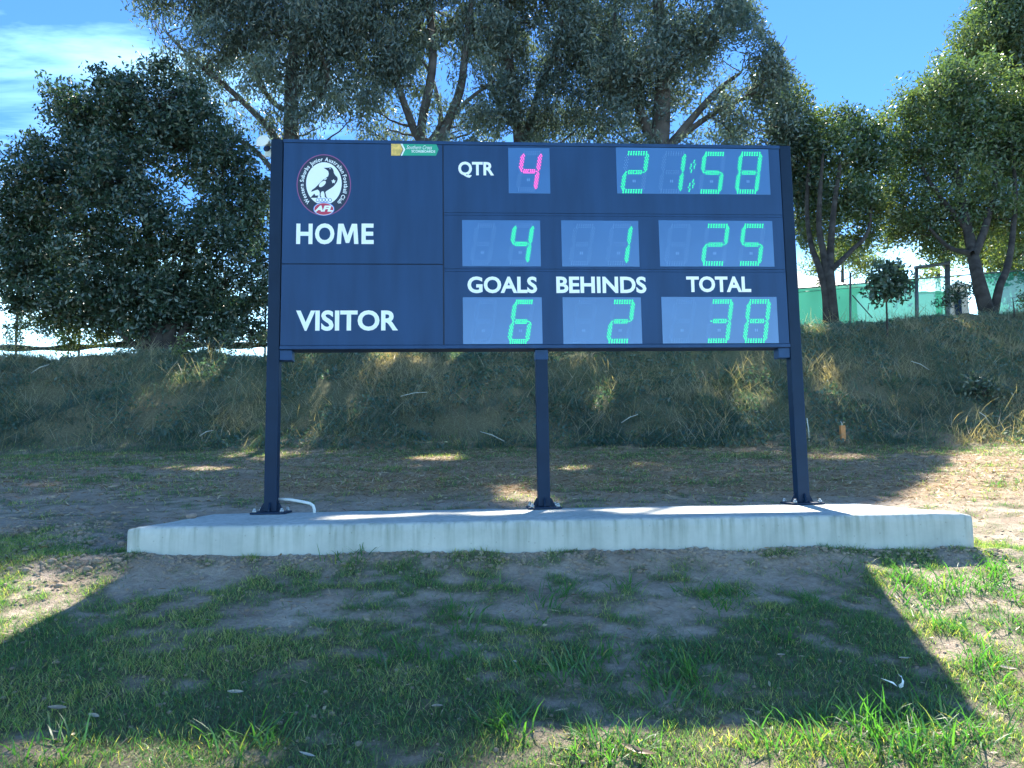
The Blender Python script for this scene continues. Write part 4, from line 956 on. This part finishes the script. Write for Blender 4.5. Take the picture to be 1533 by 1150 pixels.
tree('gum_tree', 'hazy gum crown straight above the red quarter number', 'tree', b0,
     [([b0] + A([(780, 240, D), (770, 150, D), (760, 60, D), (770, -100, D), (800, -260, D)]), [.24, .19, .15, .12, .09, .04]),
      (A([(778, 220, D), (810, 130, D), (840, 40, D), (860, -80, D)]), [.12, .10, .08, .04]),
      (A([(776, 200, D), (740, 140, D), (730, 80, D)]), [.08, .06, .03])],
     [lobe_px(*p, D + dd, 1.4) for p, dd in zip(((800, 35, 74, 62), (775, 125, 56, 44), (850, 100, 60, 48), (830, 175, 56, 32), (755, 60, 44, 44), (770, 185, 40, 24), (880, 35, 50, 56), (735, 175, 30, 24), (880, 180, 36, 28), (800, 190, 46, 20), (750, 140, 36, 34), (830, 140, 40, 30), (760, 250, 56, 36), (850, 255, 60, 38), (800, 330, 70, 40), (860, 310, 50, 36),
      (810, -80, 120, 80), (820, -200, 120, 90), (810, -320, 140, 70)), (0, .3, -.2, .2, .3, 0, .4, .1, -.1, .2, -.3, .4, 0, .2, .1, -.8, 0, 0, 0))],
     M_GUM, M_BARK2, 'tall gums behind the scoreboard', L=.14, W=.036, cd=22, nl=40, sig=.20, droop=.7, gap=.22, tmean=.45, seed=4, gscale=1.5)
D = 18.8; b0 = ground_at(985, D)
tree('gum_tree', 'broad gum with limbs slanting right, above the green clock digits', 'tree', b0,
     [([b0] + A([(986, 260, D), (990, 180, D), (992, 100, D), (985, 0, D), (960, -140, D), (930, -260, D)]), [.3, .26, .23, .18, .14, .09, .04]),
      (A([(990, 235, D), (1030, 185, D), (1075, 135, D), (1110, 108, D)]), [.12, .10, .075, .03]),
      (A([(995, 225, D), (1060, 175, D), (1130, 140, D)]), [.10, .07, .03]),
      (A([(988, 240, D), (960, 170, D), (930, 100, D), (920, 20, D)]), [.13, .11, .09, .05]),
      (A([(992, 120, D), (1040, 60, D), (1080, 0, D), (1100, -60, D)]), [.11, .09, .07, .03])],
     [lobe_px(*p, D + dd, 1.4) for p, dd in zip(((930, 55, 70, 66), (1000, 55, 80, 62), (1075, 60, 66, 52), (1130, 35, 48, 44), (1168, 72, 32, 30), (1178, 98, 20, 16), (1150, 85, 34, 30), (1135, 125, 46, 38), (950, 150, 50, 34), (1080, 180, 52, 26), (1140, 195, 44, 40), (1010, 120, 36, 26), (915, 190, 34, 24), (1100, -10, 50, 36), (950, 110, 50, 40), (900, 130, 44, 44), (960, 192, 36, 20), (1095, 203, 44, 12), (1000, 150, 30, 20), (940, 250, 56, 38), (1050, 255, 60, 40), (1110, 270, 40, 40), (1000, 330, 70, 40), (1196, 92, 16, 18), (1160, 105, 22, 20),
      (1000, -70, 110, 70), (920, -180, 100, 90), (1010, -170, 70, 60), (900, -290, 100, 60), (1060, -110, 60, 50)), (0, .3, -.1, -.6, -1.5, -1.5, -1.0, 0, .3, .4, .2, .4, 0, .2, -.3, .2, .4, .3, .5, .1, 0, .2, 0, -1.5, -1.2, 0, 0, 0, 0, .2))],
     M_GUM, M_BARK2, 'tall gums behind the scoreboard', L=.13, W=.038, cd=22, nl=36, sig=.19, droop=.55, gap=.22, tmean=.42, seed=5, gscale=1.4)
D = 19.6; b0 = ground_at(1180, D)
tree('gum_tree', 'shaded gum crown hanging beside the right edge of the scoreboard', 'tree', b0,
     [([b0] + A([(1178, 330, D), (1172, 240, D), (1165, 160, D)]), [.14, .11, .09, .04])],
     [lobe_px(*p, D, 1.1) for p in ((1170, 175, 34, 34), (1182, 225, 34, 42), (1192, 280, 28, 40), (1185, 335, 26, 36), (1150, 250, 40, 40), (1196, 245, 18, 26))],
     M_DARKLEAF, M_BARK, 'tall gums behind the scoreboard', L=.12, W=.042, cd=28, nl=38, sig=.17, droop=.4, gap=.08, tmean=.6, seed=6, gscale=1.5)
# trees to the right
D = 20.6; b0 = ground_at(1238, 16.2); b0b = b0
tree('bushy_tree', 'slender multi stemmed tree just right of the scoreboard', 'tree', b0,
     [([b0] + A([(1236, 440, 16.4), (1226, 400, 16.8), (1213, 360, 17.6), (1208, 300, 18.4), (1215, 200, 19)]), [.10, .08, .07, .06, .05, .03]),
      ([b0 + [.05, .1, 0]] + A([(1240, 430, 16.5), (1233, 380, 17), (1226, 330, 17.6), (1232, 230, 18.4)]), [.11, .09, .075, .065, .03]),
      ([b0 + [.15, .0, 0]] + A([(1244, 430, 16.4), (1243, 380, 17), (1250, 300, 17.8), (1262, 220, 18.5)]), [.12, .10, .085, .06, .03]),
      (A([(1244, 405, 16.6), (1275, 375, 17.4), (1300, 345, 18), (1305, 280, 18.6)]), [.07, .055, .04, .02])],
     [lobe_px(*p, 18.9 + dd, 1.1) for p, dd in zip(((1212, 168, 34, 34), (1248, 172, 36, 30), (1285, 198, 36, 28), (1310, 220, 28, 26), (1230, 230, 44, 36), (1290, 255, 42, 34), (1255, 300, 50, 34), (1305, 315, 30, 30), (1215, 340, 24, 34), (1270, 355, 36, 20), (1212, 405, 14, 22), (1220, 275, 26, 30), (1310, 352, 16, 16)), (.3, .4, .4, .2, 0, .2, -.2, 0, 0, 0, 0, .2, 0))],
     M_LIGHT, M_BARK, 'broad leaved trees right of the board', L=.12, W=.040, cd=26, nl=42, sig=.17, droop=.35, gap=.10, tmean=.45, seed=7, gscale=1.6)
b0 = ground_at(1480, 16.6)
tree('bushy_tree', 'large spreading tree with a leaning forked trunk at the right', 'tree', b0,
     [([b0] + A([(1466, 425, 16.8), (1459, 395, 17.2), (1452, 360, 17.8), (1440, 300, 18.6), (1425, 220, 19.4), (1410, 150, 20)]), [.17, .14, .13, .12, .09, .06, .03]),
      ([b0 + [.1, 0, 0]] + A([(1496, 430, 16.8), (1508, 400, 17.2), (1516, 350, 17.8), (1520, 280, 18.6), (1510, 190, 19.4)]), [.10, .085, .075, .065, .05, .03]),
      (A([(1457, 385, 17.3), (1475, 340, 18), (1490, 270, 18.8), (1485, 190, 19.6)]), [.10, .085, .06, .03]),
      (A([(1456, 380, 17.2), (1420, 370, 17.8), (1390, 340, 18.2)]), [.07, .05, .03]),
      (A([(1448, 345, 18), (1400, 285, 18.6), (1375, 240, 19)]), [.07, .05, .03])],
     [lobe_px(*p, 19.4 + dd, 1.2) for p, dd in zip(((1395, 140, 46, 36), (1440, 130, 44, 34), (1478, 160, 40, 36), (1355, 178, 32, 30), (1365, 235, 42, 36), (1425, 205, 46, 38), (1500, 235, 46, 56), (1430, 265, 50, 38), (1395, 325, 52, 40), (1470, 320, 50, 40), (1516, 180, 32, 36), (1350, 300, 26, 36), (1530, 330, 36, 46), (1400, 372, 30, 16), (1510, 395, 24, 18), (1345, 345, 14, 18), (1560, 230, 50, 60)),
      (.4, .5, .5, .3, .1, 0, .2, -.3, -.5, -.3, .4, 0, 0, -.4, 0, 0, .2))],
     M_LIGHT, M_BARK, 'broad leaved trees right of the board', L=.12, W=.040, cd=26, nl=42, sig=.17, droop=.35, gap=.08, tmean=.45, seed=8, gscale=1.6)
D = 27.; b0 = ground_at(1545, D)
tree('bushy_tree', 'taller dark tree cut by the top right corner of the view', 'tree', b0,
     [([b0] + A([(1540, 300, D), (1530, 150, D), (1520, 30, D), (1530, -80, D)]), [.3, .24, .18, .12, .05])],
     [lobe_px(*p, D, 1.8) for p in ((1478, 62, 44, 40), (1525, 40, 56, 56), (1450, 84, 24, 20), (1505, 110, 40, 26), (1535, -30, 56, 46), (1585, 60, 70, 80), (1500, 0, 36, 36), (1545, 130, 40, 30), (1590, 160, 60, 60))],
     M_LIGHT, M_BARK, 'broad leaved trees right of the board', L=.16, W=.055, cd=15, nl=36, sig=.24, droop=.3, gap=.12, tmean=.35, seed=9, gscale=1.1)
b0 = hit(1329, 505)
tree('sapling', 'small dark leaved sapling on a thin stem at the brow of the bank', 'sapling', b0,
     [([b0] + A([(1328, 480, b0[1] + .05), (1327, 450, b0[1] + .05), (1326, 415, b0[1] + .05), (1328, 392, b0[1])]), [.020, .018, .016, .010, .005])],
     [lobe_px(*p, b0[1] + .05, .40) for p in ((1327, 424, 26, 24), (1311, 436, 15, 15), (1345, 432, 16, 15), (1329, 402, 16, 14), (1318, 412, 16, 14), (1343, 414, 13, 13), (1330, 446, 20, 10))],
     M_DARKLEAF, M_BARK, None, L=.105, W=.045, cd=75, nl=9, sig=.065, droop=.35, gap=.05, tmean=.7, seed=10, limb_r=.008, twig=.3, gscale=3)
# trees beyond the fences
for k, (lab, px, D, lb) in enumerate((('distant yellow green tree beyond the fence behind the slender tree', 1262, 60., ((1225, 392, 24, 20), (1262, 385, 26, 22), (1296, 398, 18, 14))),
                                      ('distant grey green tree beyond the fence behind the forked trunk', 1470, 46., ((1440, 372, 26, 24), (1475, 362, 30, 34), (1510, 366, 26, 30), (1530, 390, 24, 24))),
                                      ('distant low bush beyond the gate frame', 1405, 40., ((1402, 404, 10, 7), (1392, 410, 8, 5))))):
    b0 = ground_at(px, D)
    tree('distant_tree', lab, 'tree', b0, [([b0] + A([(px, 440, D), (px, lb[0][1], D)]), [.2, .15, .06])], [lobe_px(*p, D, 1.6) for p in lb], M_LIGHT, M_BARK, 'trees far beyond the fence',
         L=.24, W=.09, cd=8, nl=30, sig=.35, gap=.12, tmean=.7, seed=20 + k, carve=False, twig=.1)
def shrub(label, px, D, lb, mat, seed, dep=.4, **k):
    b0 = ground_at(px, D); b0[2] += .05; kw = dict(L=.07, W=.03, cd=60, nl=16, sig=.09, gap=.12, limb_r=.012, twig=.4, gscale=2.5, carve=False); kw.update(k)
    tree('shrub', label, 'shrub', b0, [([b0, b0 + [.02, 0, .15], at(lb[0][0], lb[0][1], D)], [.018, .014, .006])], [lobe_px(*p, D, dep) for p in lb], mat, M_BARK, None, seed=seed, **kw)
shrub('low dark rounded shrub on the brow between the dark tree and the board', 318, 14.6, ((300, 512, 20, 13), (322, 510, 26, 13), (348, 516, 20, 8)), M_DARKLEAF, 31)
shrub('small bright green shrub on the brow right of the dark trunk', 274, 14.2, ((274, 520, 13, 14), (280, 532, 10, 10)), M_LIGHT, 32, .25, tmean=.8)
shrub('creeper climbing the post of the wire fence at far left', 27, 17.3, ((22, 490, 13, 20), (30, 470, 12, 16), (40, 488, 14, 10), (60, 484, 18, 10), (22, 448, 16, 18), (48, 458, 18, 14), (78, 500, 24, 10), (24, 512, 16, 10)), M_DARKLEAF, 33, .25, cd=40, tmean=.8)
shrub('yellowish shrub against the wire fence left of the dark tree', 103, 16.8, ((104, 508, 14, 16), (95, 518, 14, 10), (112, 492, 10, 14), (140, 505, 20, 12), (165, 500, 18, 14)), M_LIGHT, 34, .3, tmean=.8)
shrub('thin reddish shrub behind the left scoreboard post', 385, 16.5, ((372, 505, 14, 16), (392, 500, 14, 14), (352, 495, 16, 18)), M_DARKLEAF, 35, .3, cd=34, tmean=.9)
shrub('dark bush growing low on the bank at the right', 1468, 12.6, ((1462, 590, 26, 24), (1486, 600, 22, 20), (1450, 612, 20, 14)), M_DARKLEAF, 36, .3, tmean=.7)
shrub('pale bush on the brow at the right edge', 1518, 15.6, ((1516, 446, 22, 16), (1540, 440, 22, 20)), M_LIGHT, 37, .4)
shrub('tangled dark bush under the forked trunk', 1436, 17.6, ((1432, 440, 20, 13), (1412, 448, 14, 10), (1450, 432, 10, 10)), M_DARKLEAF, 38, .4, tmean=.8)

# ------------------------------------------------------------------ fences, house and shed beyond the bank
def rail(name, p, q, r, parent, mat=M_FENCE, n=6):
    o = np.array(parent.location)
    return MB().tube([tuple(np.array(p) - o), tuple(np.array(q) - o)], r, n).build(name, mat, parent)
D = 17.6
fl = empty('wire_fence', tuple(ground_at(150, D)), 0, label='tall chain wire fence behind the dark tree at the left', cat='fence')
fo = np.array(fl.location)
for px in (-170, -70, 27, 121, 214, 306, 398, 490):
    g_ = ground_at(px, D); t_ = at(px, 440 - .0146 * px, D); rail('post', g_, t_, .026, fl)
ta, tb = at(-250, 457, D), at(540, 445, D); rail('top_rail', ta, tb, .018, fl)
ma, mb_ = at(-250, 492.5, D), at(540, 481, D); rail('mid_wire', ma, mb_, .006, fl, n=4)
zlo = at(150, 524, D)[2]; xa, xb = ta[0], tb[0]; Hf = ta[2] - zlo
wires = []; sp = .075
for k in np.arange(xa - Hf, xb + Hf, sp):
    for s_ in (1, -1):
        p = np.array([k, zlo]); q = np.array([k + s_ * Hf, zlo + Hf])
        def clip(p, q):
            (px_, pz_), (qx, qz) = p, q
            t0 = 0; t1 = 1; dx = qx - px_
            for lim, sg in ((xa, 1), (xb, -1)):
                d0 = (px_ - lim) * sg; dd = dx * sg
                if dd > 0: t0 = max(t0, -d0 / dd)
                elif dd < 0: t1 = min(t1, -d0 / dd)
            return (px_ + dx * t0, pz_ + (qz - pz_) * t0), (px_ + dx * t1, pz_ + (qz - pz_) * t1), t1 - t0
        a_, c_, ln = clip(p, q)
        if ln > .02: wires.append((a_, c_, s_))
V, F = [], []
for (a_, c_, s_) in wires:
    b0_ = len(V); r_ = .0055
    for (x_, z_) in (a_, c_):
        zt_ = 0
        V += [(x_ - fo[0] - r_, D - fo[1] + .003 * s_, z_ - fo[2]), (x_ - fo[0] + r_, D - fo[1] + .003 * s_ - .002, z_ - fo[2]), (x_ - fo[0], D - fo[1] + .003 * s_ + .003, z_ - fo[2] + r_)]
    F += [(b0_, b0_ + 1, b0_ + 4, b0_ + 3), (b0_ + 1, b0_ + 2, b0_ + 5, b0_ + 4), (b0_ + 2, b0_, b0_ + 3, b0_ + 5)]
link('wire_mesh', mesh_np('wire_mesh', np.array(V), np.array(F), M_FENCE), fl)['kind'] = 'stuff'
pts = [at(px, 520.5 - .0146 * px + 2.5 * math.sin(px / 47.), D - .06) - fo for px in np.arange(-250, 541, 12)]
MB().tube(pts, [.065 + .025 * math.sin(k * .9) for k in range(len(pts))], 7).build('rolled_cloth', M_ROLL, fl)

V_, T_ = [], []
for px in np.arange(282, 545, 6.):
    for k, py in enumerate((444, 448, 453, 458, 463)):
        V_.append(at(px, py - .0146 * (px - 280) + 2.5 * math.sin(px / 23.) * (k / 4), D + .05 + .03 * math.sin(px * .3 + k)) - fo); T_.append(vn(px * .1, k, 4))
n_ = len(V_) // 5
link('shade_cloth', mesh_np('shade_cloth', np.array(V_), np.array([(i * 5 + k, (i + 1) * 5 + k, (i + 1) * 5 + k + 1, i * 5 + k + 1) for i in range(n_ - 1) for k in range(4)]),
     leafy('dark_green_cloth', [(0.0, (0.012, 0.05, 0.045)), (1.0, (0.02, 0.075, 0.065))], trans=.3, tcol=(1, 1.2, 1.1), gloss=0.0), {'tint': np.array(T_)}, True), fl)
for k, (px, py, where) in enumerate(((48, 565, 'high on the bank at the far left edge'), (300, 660, 'at the bank foot left of the left post'), (755, 668, 'at the bank foot just left of the middle post'),
        (930, 640, 'low on the bank between middle and right posts'), (600, 600, 'mid bank between left and middle posts'), (1390, 560, 'in the long grass below the gate frame'), (1480, 640, 'at the bank foot below the low dark bush'))):
    c_ = hit(px, py); a_ = rng.uniform(0, 3.1); l_ = rng.uniform(.22, .5); e_ = np.array([math.cos(a_) * l_, -.05, rng.uniform(.05, .2)])
    o = MB().tube([(0, 0, .02), tuple(e_ * .5 + [0, -.02, .03]), tuple(e_)], [.008, .007, .004], 5).build('fallen_stick', M_STAKE, None, (c_[0], c_[1] - .03, c_[2] + .05))
    tag(o, 'thin pale stick ' + where, 'stick', 'sticks lying on the bank')
D = 19.0
fr = empty('cloth_fence', tuple(ground_at(1330, D)), 0, label='wire fence hung with green shade cloth along the bank top at the right', cat='fence')
fo = np.array(fr.location)
def topy(px): return 431 + (px - 1196) * (407 - 431) / (1493 - 1196)
def cloth(name, xa, xb, ya, yb, mat, y_off, label=None):
    xsn = np.arange(xa, xb + .1, 6.0); nz = 14; V = []; T = []
    for px in xsn:
        t_ = at(px, ya(px), D + y_off); b_ = at(px, yb(px), D + y_off)
        for k in range(nz + 1):
            s = k / nz; p = b_ * (1 - s) + t_ * s
            p = p + np.array([0, .03 * (fbm(px * .06, s * 2.2, 5) - .5) + .012 * math.sin(px * .22) * (1 - s), .012 * math.sin(px * .31) * (s > .95)]); V.append(p - fo); T.append(vn(px * .05, s * 3, 9))
    n_ = nz + 1; F = [(i * n_ + k, (i + 1) * n_ + k, (i + 1) * n_ + k + 1, i * n_ + k + 1) for i in range(len(xsn) - 1) for k in range(nz)]
    o = link(name, mesh_np(name, np.array(V), np.array(F), mat, {'tint': np.array(T)}, True), fr)
    if label: o['label'] = label
cloth('shade_cloth', 1120, 1376, topy, lambda p: 520, M_CLOTH, 0.0)
cloth('shade_cloth', 1374, 1418, lambda p: topy(p) + 20 + (p - 1374) * .06, lambda p: 520, M_CLOTH, 0.02)
cloth('shade_cloth', 1374, 1418, topy, lambda p: topy(p) + 23 + (p - 1374) * .06, M_CLOTH2, 0.04, 'paler strip of cloth in the gate')
cloth('shade_cloth', 1468, 1640, topy, lambda p: 520, M_CLOTH, 0.0)
for px in (1180, 1273, 1466, 1560): rail('post', at(px, 520, D - .05), at(px, topy(px) - 16, D - .05), .026, fr)
rail('top_rail', at(1120, topy(1120) + 1, D - .04), at(1640, topy(1640) + 1, D - .04), .017, fr)
rail('wire', at(1120, topy(1120) + 6.5, D - .03), at(1370, topy(1370) + 6.5, D - .03), .007, fr, n=4)
rail('gate_post', at(1373, 520, D - .1), at(1372, 399.5, D - .1), .045, fr)
rail('gate_post', at(1420, 520, D - .1), at(1418, 388, D - .1), .065, fr)
rail('gate_head', at(1369, 401, D - .16), at(1422, 394, D - .16), .042, fr)
rail('stay', at(1276, 442, D - .12), at(1306, 476, D - .35), .014, fr)

M_ROOF = plain('roof_tiles', (.27, .235, .23), .8, var=.15, scale=3); M_WALL = plain('render_wall', (.55, .52, .48), .85, var=.06, scale=2); M_GLASS = plain('window_glass', (.04, .05, .06), .1)
D = 44.; hx0, hx1 = at(1120, 430, D)[0], at(1300, 430, D)[0]; ze = at(1200, 434, D)[2]; zr = at(1200, 409, D + 4)[2]; zg = float(height(hx0, D))
hs = empty('house', ((hx0 + hx1) / 2, D + 4, zg), 0, label='house with a low grey hipped roof beyond the cloth fence', cat='house'); ho = np.array(hs.location); wv = (hx1 - hx0) / 2
MB().box(-wv + .5, wv - .5, -3.5, 3.5, -.2, ze - zg - .02).build('wall', M_WALL, hs)
rm = MB(); ev = [(-wv, -4.2), (wv, -4.2), (wv, 4.2), (-wv, 4.2)]; a_ = [rm.bm.verts.new((x_, y_, ze - zg)) for x_, y_ in ev]; t_ = [rm.bm.verts.new((-wv + 2.2, 0, zr - zg)), rm.bm.verts.new((wv - 2.6, 0, zr - zg))]
for f in ((a_[0], a_[1], t_[1], t_[0]), (a_[1], a_[2], t_[1]), (a_[2], a_[3], t_[0], t_[1]), (a_[3], a_[0], t_[0]), a_[::-1]): rm.bm.faces.new(f)
rm.build('roof', M_ROOF, hs)
for x_ in (-2.0, 1.5): MB().box(x_ - .7, x_ + .7, -3.53, -3.49, .9, 2.1).build('window', M_GLASS, hs)
D = 27.; c_ = at(1434, 445, D); zg = float(height(c_[0], D)); sx0, sx1 = at(1423, 440, D)[0] - c_[0], at(1447, 440, D)[0] - c_[0]; zt_ = at(1434, 427, D)[2] - zg
sh_ = empty('shed', (c_[0], D, zg), -.35, label='small pale shed beside the gate post beyond the fence', cat='shed')
MB().box(sx0, sx1, 0, 1.2, -.1, zt_ - .1, .01).build('wall', M_WALL, sh_)
MB().prism([(sx0 - .08, zt_ - .098), (sx1 + .08, zt_ - .098), (sx1 + .08, zt_ - .05), ((sx0 + sx1) / 2, zt_ + .12), (sx0 - .08, zt_ - .05)], -.08, 1.28).build('roof', M_PVC, sh_)
MB().box(sx0 + .12, sx0 + .34, -.03, -.003, 0, zt_ - .3).build('door', M_POST, sh_)
